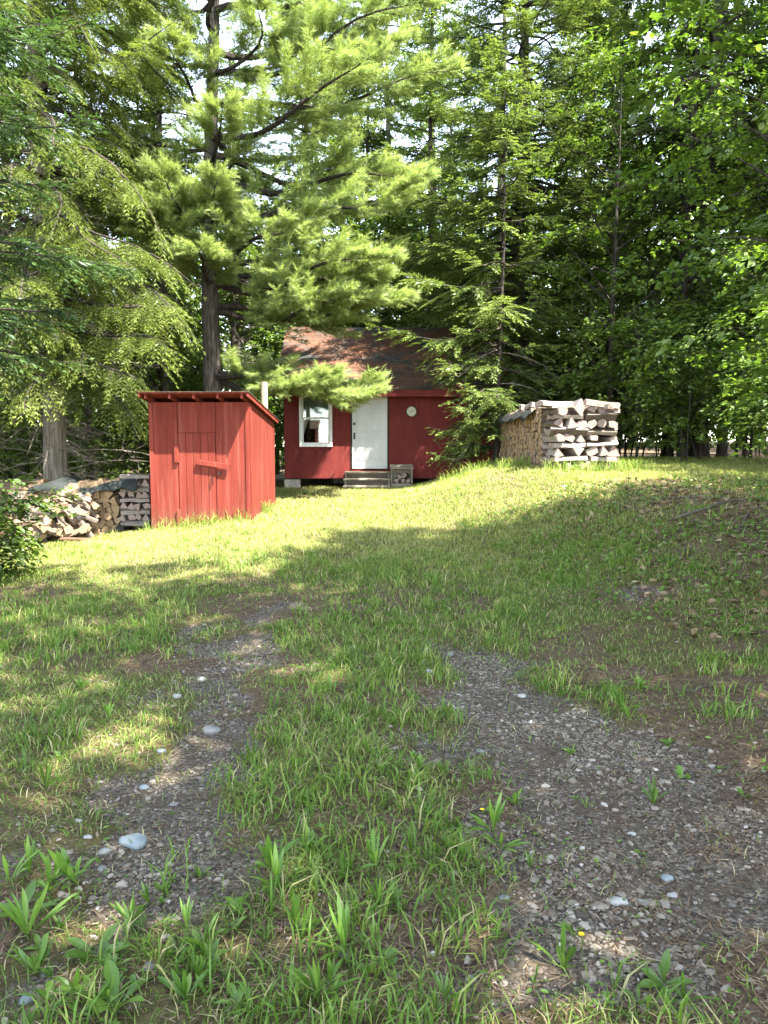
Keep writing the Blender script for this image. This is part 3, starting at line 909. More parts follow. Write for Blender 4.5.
# crib stack against the shed
x0 = -4.80
for lay in range(9):
    zz = lz(-4.5) + .10 + (lay + .5) * .104
    if lay % 2 == 0:
        for k_ in range(3):
            log_obj('pale', int(lr.choice([1, 4, 3])), lr.integers(3), rotz(lr.normal() * .04) @ rotx(lr.normal() * .3), (x0 + .3, LY + .02 + k_ * .2, zz), .52, .108,
                    'split log laid in the criss-cross stack touching the left side of the shed', 'firewood in the criss-cross stack beside the shed')
    else:
        for k_ in range(4):
            log_obj('pale', int(lr.choice([0, 0, 3])), lr.integers(3), rotz(lr.normal() * .05) @ My0 @ rotx(lr.normal() * .3), (x0 + .09 + k_ * .14, LY + .2, zz), .5, .115,
                    'split log laid in the criss-cross stack touching the left side of the shed', 'firewood in the criss-cross stack beside the shed')
# second row behind on the left
zrow = 0
while zrow < .85:
    xx = -8.0
    while xx < -5.6:
        s = .12 + .04 * lr.random()
        p = (xx, LY + .95 + lr.normal() * .03, lz(xx) + .06 + zrow)
        log_bulk(bulk, 'tan', int(lr.choice([0, 3, 1, 2])), lr.integers(3), rotz(lr.normal() * .06) @ My0 @ rotx(lr.random() * 6), p, .46, s * 1.1)
        xx += s
    zrow += .12
o = bulk.build('stacked_firewood', [LOGPALE, LOGBARK, LOGEND_P, LOGW, LOGBARK, LOGEND])
tag(o, 'many small split logs packed in the inner rows of both woodpiles', 'firewood', kind='stuff')


def tarp_l(u, v):
    x = -6.35 + 1.95 * u; y = LY - .22 + .9 * v
    z = np.interp(u, [0, .12, .22, .32, .42, .55, .7, .85, 1], [1.02, 1.08, 1.14, 1.08, 1.0, 1.0, 1.10, 1.15, 1.15]) * .97 - .12 + lz(-5.4)
    z = z + .04 * (fbm(u * 9, v * 6) - .5) - .14 * ss(.12, 0, v) * (.4 + 1.2 * fbm(u * 8, v * 2)) + .06 * v
    return np.stack([x, y + .05 * (fbm(u * 7, v * 3) - .5), z + .07], -1)


tag(sheet('tarp', tarp_l, 50, 20, TARPG), 'dark green tarp sagging over the top of the woodpile left of the shed', 'tarp')
for k_, (xx, yy, zz, rz_, ln) in enumerate(((-6.6, LY + .75, .98, .05, 1.3), (-7.1, LY + .95, 1.0, -.1, 1.2), (-6.3, LY + 1.1, 1.0, .12, 1.0))):
    mb = log_mesh(4, ln, .24, lr); mb.v = [np.concatenate(mb.v) @ (rotz(rz_) @ roty(-.04)).T]
    o = mb.build('wood_slab', [LOGW, LOGBARK, LOGEND], loc=(xx, yy, lz(xx) + zz))
    tag(o, 'bark-edged slab lying on the rear row of the woodpile at the left edge', 'wood slab', 'slabs on the rear left row')
m = MB(); m.box((0, 0, 0), (.85, .16, .03), rotz(.12) @ roty(.05)); o = bev(m.build('plank', RUSTB, loc=(-5.15, 12.72, float(tz(-5.15, 12.72)) + .05)), .004, 1)
tag(o, 'red-brown plank lying in the grass in front of the left woodpile', 'plank')
m = MB(); m.box((0, 0, 0), (.75, .04, .26), rotx(-.25)); o = bev(m.build('plank', RUSTB, loc=(-6.85, 13.0, float(tz(-6.85, 13.0)) + .30)), .004, 1)
tag(o, 'wide red-brown board leaning on woodpile behind the leafy shrub', 'plank')
m = MB()
for xx in (-.25, .25): m.box((xx, 0, 0), (.14, .5, .13))
o = bev(m.build('skid', DARKW, loc=(-4.5, LY + .12, lz(-4.5) + .045)), .006, 1); tag(o, 'dark wooden skid under the criss-cross stack beside the shed', 'skid')
# crate with wood beside the steps
cz0 = float(tz(.45, CY - .45))
cr = empty('firewood_crate', (.44, CY - .42, cz0)); tag(cr, 'open grey wooden crate standing between cabin steps and red wall', 'crate')
m = MB(); m.box((0, 0, .06), (.54, .36, .12)); bev(m.build('base', STEPW, cr), .005, 1)
for sx in (-1, 1):
    m = MB(); m.box((sx * .255, 0, .32), (.03, .36, .40)); bev(m.build('side_panel', STEPW, cr), .004, 1)
m = MB(); m.box((0, .17, .32), (.48, .02, .40)); bev(m.build('back_panel', STEPW, cr), .004, 1)
m = MB(); m.box((0, -.02, .53), (.58, .42, .028), rotx(rad(12))); bev(m.build('lid', STEPW, cr), .004, 1)
for k_, (xx, zz) in enumerate(((-.14, .19), (.02, .18), (.15, .19), (-.06, .30), (.1, .31))):
    log_obj('pale', [0, 3, 1][k_ % 3], k_ % 3, rotz(.1 * lr.normal()) @ My0 @ rotx(lr.random() * 6), (.44 + xx, CY - .45, cz0 + zz), .30, .12, 'short split log inside the crate beside the cabin steps', 'logs in the crate')


# ------------------------------------------------------------------ foliage generators
def needles(mb, O, D, L, n, nl, nw, ang=.9, flat=.45, var=None, up=None, jit=.25, s0=0.0):
    K = len(O)
    if K == 0: return
    O = np.repeat(O, n, 0); D = np.repeat(D, n, 0); L = np.repeat(np.broadcast_to(L, (K,)), n)
    M = len(O)
    s = s0 + (1 - s0) * R.random(M)
    upv = V(0, 0, 1) if up is None else np.repeat(up, n, 0)
    S = nrm(np.cross(D, upv)); U = np.cross(S, D)
    ph = R.random(M) * 2 * PI
    r = nrm(S * np.cos(ph)[:, None] + U * (np.sin(ph) * flat)[:, None])
    a = ang * (1 - .35 * s) * (1 + jit * R.normal(size=M))
    nd = nrm(D * np.cos(a)[:, None] + r * np.sin(a)[:, None])
    B = O + D * (L * s)[:, None]
    wv = nrm(np.cross(nd, nrm(R.normal(size=(M, 3))))) * (nw / 2)
    ln = nl * (.75 + .5 * R.random(M))
    v = np.stack([B - wv, B + wv, B + nd * ln[:, None]], 1)
    vr = (np.full(M, .5) if var is None else np.repeat(var, n)) + .16 * (s - .5) + .08 * R.normal(size=M)
    mb.add(v.reshape(-1, 3), np.arange(M * 3).reshape(-1, 3), np.repeat(np.clip(vr, 0, 1), 3))


LEAF = np.array([[0, 0, 0], [.30, .38, .10], [.66, .36, .08], [1, 0, -.06], [.66, -.36, .08], [.30, -.38, .10]])
LEAF_T = np.array([[0, 3, 2], [0, 2, 1], [0, 5, 4], [0, 4, 3]])
KITE = np.array([[0, 0, 0], [.45, .42, .10], [1, 0, -.05], [.45, -.42, .10]])
KITE_T = np.array([[0, 2, 1], [0, 3, 2]])


def leaves(mb, P, D, Nn, ln, wd, var, hi=True):
    n = len(P)
    if n == 0: return
    D = nrm(D); S = nrm(np.cross(Nn, D)); U = np.cross(D, S)
    T = LEAF if hi else KITE; F = LEAF_T if hi else KITE_T
    ln = np.broadcast_to(ln, (n,))[:, None, None]; wd = np.broadcast_to(wd, (n,))[:, None, None]
    v = P[:, None] + ln * T[None, :, 0:1] * D[:, None] + wd * 1.3 * T[None, :, 1:2] * S[:, None] + wd * T[None, :, 2:3] * U[:, None]
    f = (np.arange(n)[:, None, None] * len(T) + F[None]).reshape(-1, 3)
    mb.add(v.reshape(-1, 3), f, np.repeat(np.clip(var, 0, 1), len(T)))


def bez(p, n=8):
    t = np.linspace(0, 1, n)[:, None]; a, b_, c_ = p
    return a * (1 - t) ** 2 + 2 * b_ * t * (1 - t) + c_ * t * t


def trunk_mesh(H, r0, lean, sides=12, flare=1.5, wob=.12, twist=0):
    z = np.concatenate([[-.3, 0, .15, .4, .9], np.linspace(1.6, H, 12)])
    ph = R.random(2) * 6
    x = lean[0] * z / H + .05 * np.sin(z * .5 + ph[0]); y = lean[1] * z / H + .05 * np.sin(z * .45 + ph[1])
    r = r0 * np.clip(1 - z / H, .03, 1) ** .75
    r = r * (1 + (flare - 1) * np.exp(-np.maximum(z, 0) / .4))
    m = MB(); m.tube(np.stack([x, y, z], 1), r, sides, True, wob)
    return m, (lambda q: V(np.interp(q, z, x), np.interp(q, z, y), q)), (lambda q: np.interp(q, z, r))


def make_conifer(name, H, base, Rad, r0=.16, fol=None, bark=None, style='spruce', gap=.42, per=5, det=1.0, dead=(1.0, 0), lean=(0, 0), nl=.026, nw=.006, nn=9, hmax=None,
                 prof=.8, tipvar=.35, az_bias=None, sides=10, bare=.22, custom=None, dense2=1.0, kw=.03, fuzz=False, kmax=.15):
    root = empty(name, (0, 0, 0))
    tm, axis_, rad_ = trunk_mesh(H, r0, lean, sides)
    tr_ = tm.build('trunk', bark or BARK, root, smooth=True)
    fo = MB(); br = MB(); O2 = []; D2 = []; L2 = []
    O3 = []; D3 = []; L3 = []; V3 = []
    z = base; jobs = []
    while z < H * .985:
        u = (z - base) / (H - base)
        for k in range(per):
            a = R.random() * 2 * PI
            if az_bias is not None and R.random() < az_bias[1]: a = az_bias[0] + R.normal() * .8
            L = Rad * (1 - u) ** prof * (.6 + .5 * R.random()) + .25
            if u < .12: L *= .8
            jobs.append((z + R.normal() * .1, a, L, R.normal()))
        z += gap * (.75 + .5 * R.random()) * (1 if u < .6 else .7)
        if hmax and z > hmax: break
    if custom: jobs += custom
    for (z, a, L, rn) in jobs:
        p0 = axis_(z); o = V(math.cos(a), math.sin(a), 0)
        if style == 'spruce': zr, zd = -.10 + .12 * rn * .6, -.10
        elif style == 'hemlock': zr, zd = .06 + .14 * rn, -.42 + .18 * R.normal()
        else: zr, zd = .05 + .15 * rn, -.2
        up = (z - base) / (H - base); zr += .35 * max(up - .3, 0)
        t = np.linspace(0, 1, 9)
        side = V(-o[1], o[0], 0)
        C = p0 + o[None] * (L * t)[:, None] + V(0, 0, 1)[None] * (L * (zr * t + zd * t * t + (.16 * t ** 4 if style == 'spruce' else 0)))[:, None] + side[None] * (L * (.10 * rn * t * t + .035 * np.sin(t * 8 + rn * 9)))[:, None] + V(0, 0, 1)[None] * (.03 * L * np.sin(t * 7 + rn * 5))[:, None]
        br.tube(C, np.linspace(min(.012 + .011 * L, rad_(z) * .6), .004, 9), 4, False)
        T = nrm(np.gradient(C, axis=0))
        m = max(4, int(L / .15 * det * dense2))
        ts = bare + (1 - bare) * np.sort(R.random(m)) ** .85
        bvar = .32 + .12 * R.normal()
        for sd in (-1, 1):
            q = ts + .02 * R.normal(size=m); q = np.clip(q, .1, 1)
            P = np.stack([np.interp(q, t, C[:, i]) for i in range(3)], 1); TT = nrm(np.stack([np.interp(q, t, T[:, i]) for i in range(3)], 1))
            al = rad(58) * (1 - .45 * q) * (1 + .22 * R.normal(size=m))
            sdv = nrm(np.cross(TT, V(0, 0, 1))) * sd
            dd_ = TT * np.cos(al)[:, None] + sdv * np.sin(al)[:, None]
            dd_[:, 2] += -.12 + .22 * R.normal(size=m) - (.28 if style == 'hemlock' else 0)
            dd_ = nrm(dd_)
            ll = (.44 * L * (1 - q) + .10 + .08 * L * .3) * (.4 + .95 * R.random(m)); ll = np.minimum(ll, .95)
            O2.append(P); D2.append(dd_); L2.append(ll)
            for j in range(m):
                kk = max(2, int(ll[j] / .085 * det))
                s = np.linspace(.12, 1, kk)
                droop = np.zeros((kk, 3)); droop[:, 2] = -.18 * ll[j] * s * s * (1.6 if style == 'hemlock' else 1)
                pp = P[j] + dd_[j] * (ll[j] * s)[:, None] + droop
                ld = nrm(dd_[j] + V(0, 0, -.25))
                s2 = nrm(np.cross(ld, V(0, 0, 1)))
                for sg in (-1, 1):
                    d3 = nrm(ld * .75 + s2 * sg * (.72 - .3 * s)[:, None] + R.normal(size=(kk, 3)) * .12)
                    O3.append(pp); D3.append(d3); L3.append((.05 + .30 * ll[j] * (1 - s)) * (.8 + .4 * R.random(kk)))
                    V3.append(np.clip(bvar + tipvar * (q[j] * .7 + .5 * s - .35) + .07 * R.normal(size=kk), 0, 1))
        # the leader of the branch
        O3.append(C[5:8]); D3.append(T[5:8]); L3.append(np.full(3, .18)); V3.append(np.full(3, bvar + tipvar * .6))
    O2 = np.concatenate(O2); D2 = np.concatenate(D2); L2 = np.concatenate(L2)
    br.cones(O2, D2, L2, .005)
    O3 = np.concatenate(O3); D3 = np.concatenate(D3); L3 = np.concatenate(L3); V3 = np.concatenate(V3)
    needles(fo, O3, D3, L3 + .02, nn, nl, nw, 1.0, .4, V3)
    K_ = len(O3)
    leaves(fo, O3, D3, nrm(V(0, 0, 1) + .45 * R.normal(size=(K_, 3))), np.minimum(L3 * 1.1 + .03, kmax), kw * (.7 + .6 * R.random(K_)), V3 + .06 * R.normal(size=K_), False)
    if fuzz:
        O4 = np.repeat(O2, 3, 0) + np.repeat(D2 * L2[:, None], 3, 0) * R.random((len(O2) * 3, 1))
        D4 = nrm(np.repeat(D2, 3, 0) + .7 * R.normal(size=O4.shape)); leaves(fo, O4, D4, nrm(V(0, 0, 1) + .5 * R.normal(size=O4.shape)), .14, kw, np.clip(.25 + .12 * R.normal(size=len(O4)), 0, 1), False)
    dt = MB()
    if dead[1]:   # bare grey twigs low on the stem
        for k in range(dead[1]):
            z = .8 + (dead[0] - .8) * R.random(); a = R.random() * 6.28; L = (.5 + 1.6 * R.random()) * min(1, Rad / 2.2)
            p0 = axis_(z); o = V(math.cos(a), math.sin(a), -.1 + .25 * R.normal()); t = np.linspace(0, 1, 6)
            C = p0 + o[None] * (L * t)[:, None] + V(0, 0, -1)[None] * (.25 * L * t * t)[:, None]
            dt.tube(C, np.linspace(.014, .003, 6), 4, False)
            m = int(8 * L) + 3; q = .2 + .8 * R.random(m)
            P = np.stack([np.interp(q, t, C[:, i]) for i in range(3)], 1)
            dd_ = nrm(np.array(o)[None] * .8 + R.normal(size=(m, 3)) * .55); dt.cones(P, dd_, .15 + .45 * R.random(m), .0035)
            dt.cones(P + dd_ * .12, nrm(dd_ + R.normal(size=(m, 3)) * .6), .1 + .25 * R.random(m), .003)
    br.build('branches', BARK_DARK, root)
    if dead[1]: dt.build('dead_twigs', TWIG, root)
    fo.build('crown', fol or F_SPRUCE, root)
    return root


def make_pine(name, H=17, jobs=None, r0=.24):
    root = empty(name, (0, 0, 0))
    tm, axis_, rad_ = trunk_mesh(H, r0, (.35, 0), 12)
    tm.build('trunk', BARK, root, smooth=True)
    br = MB(); fo = MB(); O3 = []; D3 = []; L3 = []; V3 = []
    for (z, a, L, rise, dens) in jobs:
        p0 = axis_(z); o = V(math.cos(a), math.sin(a), 0); side = V(-o[1], o[0], 0)
        t = np.linspace(0, 1, 12); w1, w2 = R.normal() * .07, R.normal() * .04
        C = p0 + o[None] * (L * t)[:, None] + V(0, 0, 1)[None] * (L * (rise * t - .05 * np.sin(t * PI) + .02 * t ** 3 + .03 * np.sin(t * 9 + w1 * 40)))[:, None] + side[None] * (L * (w1 * t + w2 * np.sin(t * 7)))[:, None]
        br.tube(C, np.linspace(min(.02 + .016 * L, .085), .006, 12), 6, False)
        T = nrm(np.gradient(C, axis=0))
        m = int(L * 5.6 * dens) + 2
        q0 = .18 if L > 2 else .12
        for sd in (-1, 1):
            q = q0 + (1 - q0) * np.sort(R.random(m)) ** .8
            P = np.stack([np.interp(q, t, C[:, i]) for i in range(3)], 1); TT = nrm(np.stack([np.interp(q, t, T[:, i]) for i in range(3)], 1))
            al = rad(55) * (1 - .4 * q) * (1 + .2 * R.normal(size=m)); sdv = nrm(np.cross(TT, V(0, 0, 1))) * sd
            dd_ = TT * np.cos(al)[:, None] + sdv * np.sin(al)[:, None]; dd_[:, 2] += .03 + .16 * R.normal(size=m); dd_ = nrm(dd_)
            ll = np.minimum((.42 * L * (1 - q) + .28) * (.55 + .8 * R.random(m)), 1.5)
            for j in range(m):
                kk = 3 + int(ll[j] / .14)
                s = np.linspace(.3, 1, kk)
                pp = P[j] + dd_[j] * (ll[j] * s)[:, None] + V(0, 0, 1) * (.10 * ll[j] * s * s)[:, None]
                br.cones(P[j:j + 1], dd_[j:j + 1], ll[j] * 1.0, .006)
                s2 = nrm(np.cross(dd_[j], V(0, 0, 1)))
                for sg in (-1, 1, 0):
                    d3 = nrm(dd_[j] * .8 + s2 * sg * .6 + R.normal(size=(kk, 3)) * .22 + V(0, 0, .12))
                    O3.append(pp); D3.append(d3); L3.append(.09 + .12 * R.random(kk))
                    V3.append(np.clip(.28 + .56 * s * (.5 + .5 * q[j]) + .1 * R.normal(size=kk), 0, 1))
    O3 = np.concatenate(O3); D3 = np.concatenate(D3); L3 = np.concatenate(L3); V3 = np.concatenate(V3)
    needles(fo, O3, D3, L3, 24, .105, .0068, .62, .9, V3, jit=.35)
    br.build('branches', BARK_DARK, root); fo.build('crown', F_PINE, root)
    return root


def make_hardwood(name, H, base, rx, ry, ns, leaf=.07, fol=None, bark=None, r0=.09, lean=(0, 0), per=34, hi=False, stems=1, seedv=0, shell=.5, droop=-.15, off=(0, 0), zc=None, wid=.62, core=1, sl=1.0):
    root = empty(name, (0, 0, 0))
    tr_ = MB(); axes = []
    for s_ in range(stems):
        l2 = (lean[0] + (R.normal() * .9 if stems > 1 else 0), lean[1] + (R.normal() * .6 if stems > 1 else 0))
        m, ax, rd = trunk_mesh(H * (.97 if s_ == 0 else .7 + .25 * R.random()), r0 * (1 if s_ == 0 else .75), l2, 9, 1.4)
        for v_, f_, q_, i_ in zip(m.v, m.f, m.var, m.mi):
            pass
        base_n = tr_.n
        for v_ in m.v: tr_.v.append(v_ + (0 if s_ == 0 else V(R.normal() * .12, R.normal() * .12, 0)))
        tr_.f += [f_ + base_n for f_ in m.f]; tr_.var += m.var; tr_.mi += m.mi; tr_.n += m.n
        axes.append((ax, rd))
    tr_.build('trunk', bark or BARK, root, smooth=True)
    br = MB(); fo = MB()
    LP = []; LD = []; LN = []; LV = []
    zc = (base + H) / 2 if zc is None else zc; hz = (H - base) / 2
    # limbs
    ends = []
    nlimb = max(5, int(ns / 9))
    for k in range(nlimb):
        ax, rd = axes[k % stems]
        z = max(.4 * sl * sl, base * .8) + (H * .85 - base * .8) * R.random()
        a = R.random() * 6.28; q = (z - base) / (H - base)
        L = math.sqrt(max(.1, 1 - (2 * min(max(q + .15, 0), 1) - 1) ** 2)) * (.65 + .45 * R.random())
        e = V(off[0] + math.cos(a) * rx * L, off[1] + math.sin(a) * ry * L, min(z + .5 * sl + .7 * R.random() * hz * .5, H))
        p0 = ax(z); C = bez((p0, (p0 + e) / 2 + V(0, 0, .25), e), 8)
        br.tube(C, np.linspace(max(.010, min(.05, rd(z) * .5)), .005, 8), 5, False); ends.append(C)
    for k in range(ns):
        if k % 10 < 7:
            C = ends[k % nlimb]; p = C[int(2 + 5.99 * R.random() ** .7)] + R.normal(size=3) * V(.22, .22, .16) * sl
        else:
            d = nrm(R.normal(size=3)); rr = (shell + (1 - shell) * R.random()); p = V(off[0], off[1], zc) + d * V(rx, ry, hz) * rr
        o = p - V(off[0] * .5, off[1] * .5, p[2]); o = nrm(o + R.normal(size=3) * V(.7, .7, 0) * np.linalg.norm(o) * .6); o[2] = droop + .22 * R.normal()
        o = nrm(o); L = (.35 + .45 * R.random()) * sl
        up = nrm(V(0, 0, 1) + .28 * R.normal(size=3)); S = nrm(np.cross(o, up))
        br.cones(p[None] - o[None] * .25 * sl, o[None], L + .25 * sl, .004)
        kk = per; t = R.random(kk); w = (R.random(kk) - .5) * 2 * (.34 * L) * np.sqrt(np.clip(1.15 - t, 0, 1))
        P = p + o * (t * L)[:, None] + S * w[:, None] + up * (.05 * R.normal(size=kk))[:, None]; P[:, 2] -= .25 * L * t * t
        D_ = o[None] * .7 + S[None] * (np.sign(w) * (.5 + .5 * R.random(kk)))[:, None] + R.normal(size=(kk, 3)) * .25; D_[:, 2] -= .18
        LP.append(P); LD.append(D_); LN.append(nrm(up[None] + .38 * R.normal(size=(kk, 3)))); bv = .42 + .16 * R.normal()
        LV.append(bv + .13 * R.normal(size=kk))
    LP = np.concatenate(LP); n = len(LP)
    leaves(fo, LP, np.concatenate(LD), np.concatenate(LN), leaf * (szv := .45 + 1.0 * R.random(n)), leaf * wid * szv * (.8 + .4 * R.random(n)), np.concatenate(LV), hi)
    br.build('branches', BARK_DARK, root); fo.build('crown', fol or F_LEAF, root)
    return root


def put(o, x, y, rz=0.0, s=1.0, label=None, cat='tree', group=None, dz=0.0):
    o.location = (x, y, float(tz0(x, y)) + dz); o.rotation_euler = (0, 0, rz); o.scale = (s, s, s)
    return tag(o, label, cat, group)


# ---------------- named trees
PINE_JOBS = []
for (z, a, L, rise, dn) in [
    # toward the right (a about 0) as in the photograph; -90 deg is toward the camera
    (2.85, -20, 3.95, -.12, 1.6), (3.0, -32, 3.4, -.12, 1.4), (3.1, -8, 3.7, -.16, 1.2), (4.2, -26, 4.0, .02, 1.2), (4.4, -12, 4.3, -.03, 1.5), (4.9, -20, 4.0, .0, 1.3), (5.0, -28, 4.4, .02, 1.2), (5.6, 5, 4.0, .0, 1.0), (6.4, -18, 4.6, .05, 1.1), (7.2, -8, 4.8, .10, 1.0),
    (7.6, 22, 4.4, .12, .9), (7.9, -32, 4.6, .20, 1.0), (8.8, -5, 5.2, .16, 1.0), (9.3, -25, 4.9, .22, 1.1), (10.0, 12, 4.4, .2, 1.0), (10.6, -15, 4.6, .25, 1.1), (11.4, -35, 4.2, .2, 1.1), (11.8, 5, 4.2, .25, 1.1),
    (12.6, -20, 4.0, .25, 1.2), (13.4, 20, 3.6, .3, 1.2), (14.2, -10, 3.4, .3, 1.2),
    (4.9, -85, 2.2, .10, 1.4), (5.4, -110, 2.5, .16, 1.4), (5.9, -70, 2.3, .2, 1.3), (6.3, -140, 1.8, .25, 1.2), (8.4, -100, 2.4, .3, 1.1), (9.8, -120, 2.6, .35, 1.1), (10.9, -90, 2.6, .3, 1.2),
    (5.6, -45, 3.2, .05, 1.2), (6.0, -95, 2.4, .12, 1.4), (7.4, -75, 2.6, .2, 1.3), (9.1, -60, 3.0, .2, 1.2), (10.3, -80, 2.6, .25, 1.2), (7.0, -150, 2.2, .15, 1.3), (7.9, 175, 2.4, .2, 1.1), (9.5, 170, 2.2, .35, 1.0), (8.7, 195, 1.6, .3, .9), (11.0, 160, 2.6, .3, 1.1), (12.2, 200, 2.4, .3, 1.1), (13.2, 130, 2.4, .3, 1.1), (12.0, -150, 2.6, .3, 1.1), (13.8, -70, 2.6, .3, 1.2), (14.8, 90, 2.4, .35, 1.2), (15.4, -120, 2.0, .35, 1.2), (16, 30, 1.8, .4, 1.3), (16.3, -160, 1.6, .5, 1.3),
    (6.8, 60, 3.4, .08, .9), (8.1, 80, 3.3, .1, .9), (5.2, 40, 3.6, .02, .9), (7.0, 110, 3.0, .1, .9), (9.0, 45, 3.8, .15, .9)]:
    PINE_JOBS.append((z, rad(a), L, rise - (.10 if z > 7 else 0), dn * 1.15))
pine = make_pine('white_pine', 17.5, PINE_JOBS)
put(pine, -3.95, 17.0, 0, 1, 'tall white pine with long soft light-green plumes reaching over the cabin roof')
cedar = make_conifer('cedar_tree', 18, 3.3, 3.6, .24, F_CEDAR, BARK_CEDAR, 'hemlock', .44, 5, 1.25, (8, 190), (.1, 0), .032, .0065, 14, 13, .5, .4, (rad(-35), .45), 12, .16, kw=.019, kmax=.10, custom=[(3.9, rad(-41), 4.2, .3), (4.4, rad(-38), 4.1, .2), (3.6, rad(-47), 3.7, 0), (5.2, rad(-35), 4.3, .4)])
put(cedar, -6.75, 15.1, 0, 1, 'grey shaggy-barked tree with flared base and drooping yellow-green sprays behind left woodpile')
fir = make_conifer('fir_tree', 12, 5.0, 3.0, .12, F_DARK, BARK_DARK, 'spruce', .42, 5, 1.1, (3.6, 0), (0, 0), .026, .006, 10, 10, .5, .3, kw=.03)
put(fir, -5.75, 8.3, 0, 1, 'dark blue-green fir reaching in at the left edge of the photo')
fir.location[2] -= 2.0
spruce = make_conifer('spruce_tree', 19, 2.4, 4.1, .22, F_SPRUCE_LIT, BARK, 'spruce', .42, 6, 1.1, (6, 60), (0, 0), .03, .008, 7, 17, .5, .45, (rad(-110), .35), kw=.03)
put(spruce, 3.75, 21.0, 0, 1, 'tall spruce with layered sunlit boughs rising behind the right end of the cabin')
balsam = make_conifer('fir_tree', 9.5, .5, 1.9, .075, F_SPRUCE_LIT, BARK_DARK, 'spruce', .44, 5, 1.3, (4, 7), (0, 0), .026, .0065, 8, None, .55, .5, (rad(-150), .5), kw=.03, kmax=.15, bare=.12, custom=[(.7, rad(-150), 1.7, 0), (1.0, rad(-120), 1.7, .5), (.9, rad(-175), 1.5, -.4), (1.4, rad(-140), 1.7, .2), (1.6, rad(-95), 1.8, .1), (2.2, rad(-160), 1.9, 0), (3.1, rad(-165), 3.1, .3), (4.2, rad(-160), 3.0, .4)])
put(balsam, 2.75, 17.8, 0, 1, 'thin fir with loose light green boughs standing between cabin wall and right woodpile')
# hardwoods on the right
hw1 = make_hardwood('hardwood_tree', 8.6, 1.3, 2.6, 2.6, 430, .08, F_LEAF, BARK, .09, (-.2, 0), 36, True, 2)
put(hw1, 4.7, 6.6, 0, 1, 'broadleaf tree with dense dark leaves overhanging the bank at the right edge')
hw2 = make_hardwood('hardwood_tree', 10.5, 1.2, 2.7, 2.7, 380, .085, F_LEAF, BARK_DARK, .11, (-.3, .2), 34, False, 1)
put(hw2, 8.2, 14.6, 0, 1, 'leafy broadleaf tree standing just right of the woodpile on the mound')
hw3 = make_hardwood('hardwood_tree', 9.5, .8, 2.4, 2.2, 330, .08, F_LEAF, BARK_DARK, .085, (0, 0), 34, False, 1)
put(hw3, 5.6, 18.4, 0, 1, 'leafy broadleaf tree directly behind the woodpile on the mound')
sap = make_hardwood('sapling', 3.0, .1, 1.2, 1.1, 130, .075, F_UNDER, BARK_DARK, .025, (0, 0), 26, False, 3)
put(sap, 7.2, 11.2, 0, 1, 'low leafy understory bush in shade behind the right bank', 'bush')
shrub = make_hardwood('leafy_shrub', 1.0, .0, .62, .6, 260, .06, F_LEAF, BARK_DARK, .015, (0, 0), 24, True, 4, sl=.4)
put(shrub, -4.75, 8.35, 0, 1, 'low dark green leafy shrub at the left edge in front of woodpile', 'shrub')
# shade trees round the camera (outside the frame; they cast the foreground shade)
SHADE = []
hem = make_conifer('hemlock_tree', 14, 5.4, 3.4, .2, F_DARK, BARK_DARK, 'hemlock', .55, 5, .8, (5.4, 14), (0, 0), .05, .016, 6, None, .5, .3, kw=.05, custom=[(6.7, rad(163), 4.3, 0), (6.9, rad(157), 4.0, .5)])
put(hem, 5.2, 5.0, .5, 1, 'tall hemlock right of the driveway whose lowest branches hang into the top of the photo')
shade_h = make_hardwood('hardwood_tree', 18, 6.2, 3.7, 3.7, 560, .15, F_LEAF, BARK, .17, (0, 0), 30, False, 1)
put(shade_h, 3.4, .9, 0, 1, 'tall broadleaf tree standing right beside the camera at the driveway edge')
for (x, y, rz, s_, lab) in ((5.7, 2.3, 1.3, .97, 'tall broadleaf tree right of the camera behind the hemlock'), (3.4, -3.6, 2.2, 1, 'tall broadleaf tree behind the camera on the right of the driveway'),
                            (-2.2, -4.4, .4, .8, 'broadleaf tree behind the camera on the left of the driveway'), (11.0, 4.6, 3.0, .9, 'broadleaf tree deep in the wood right of the bank')):
    c_ = copy_tree(shade_h); put(c_, x, y, rz, s_, lab)

# ---------------- background forest (copies share mesh data)
bgc = [make_conifer('forest_conifer', 21, 2.8, 2.5, .17, F_SPRUCE_LIT, BARK_DARK, 'spruce', .6, 6, .72, (5, 22), (0, 0), .05, .014, 4, None, .45, .4, None, 8, kw=.055, fuzz=True, kmax=.3),
       make_conifer('forest_conifer', 18, 1.2, 2.2, .13, F_SPRUCE, BARK_DARK, 'hemlock', .55, 6, .72, (4, 16), (0, 0), .05, .014, 4, None, .5, .4, None, 8, kw=.055, fuzz=True, kmax=.3),
       make_conifer('forest_conifer', 23, 9.0, 2.2, .17, F_SPRUCE_LIT, BARK, 'spruce', .7, 5, .72, (9, 50), (0, 0), .05, .014, 4, None, .45, .4, None, 8, kw=.055, fuzz=True, kmax=.3)]
bgh = [make_hardwood('forest_hardwood', 11, 2.0, 2.6, 2.6, 330, .14, F_UNDER, BARK_DARK, .08, (0, 0), 26, False, 1),
       make_hardwood('understory_sapling', 3.2, .1, 1.4, 1.4, 120, .11, F_UNDER, BARK_DARK, .025, (0, 0), 24, False, 2)]
LBL = {0: 'tall conifer with layered boughs in the forest behind the clearing', 1: 'dark drooping conifer in the forest behind the clearing', 2: 'bare-stemmed tall conifer in the forest behind the clearing'}
fr_ = np.random.default_rng(77)
used = {0: 0, 1: 0, 2: 0, 'h': 0, 's': 0}
spots = []
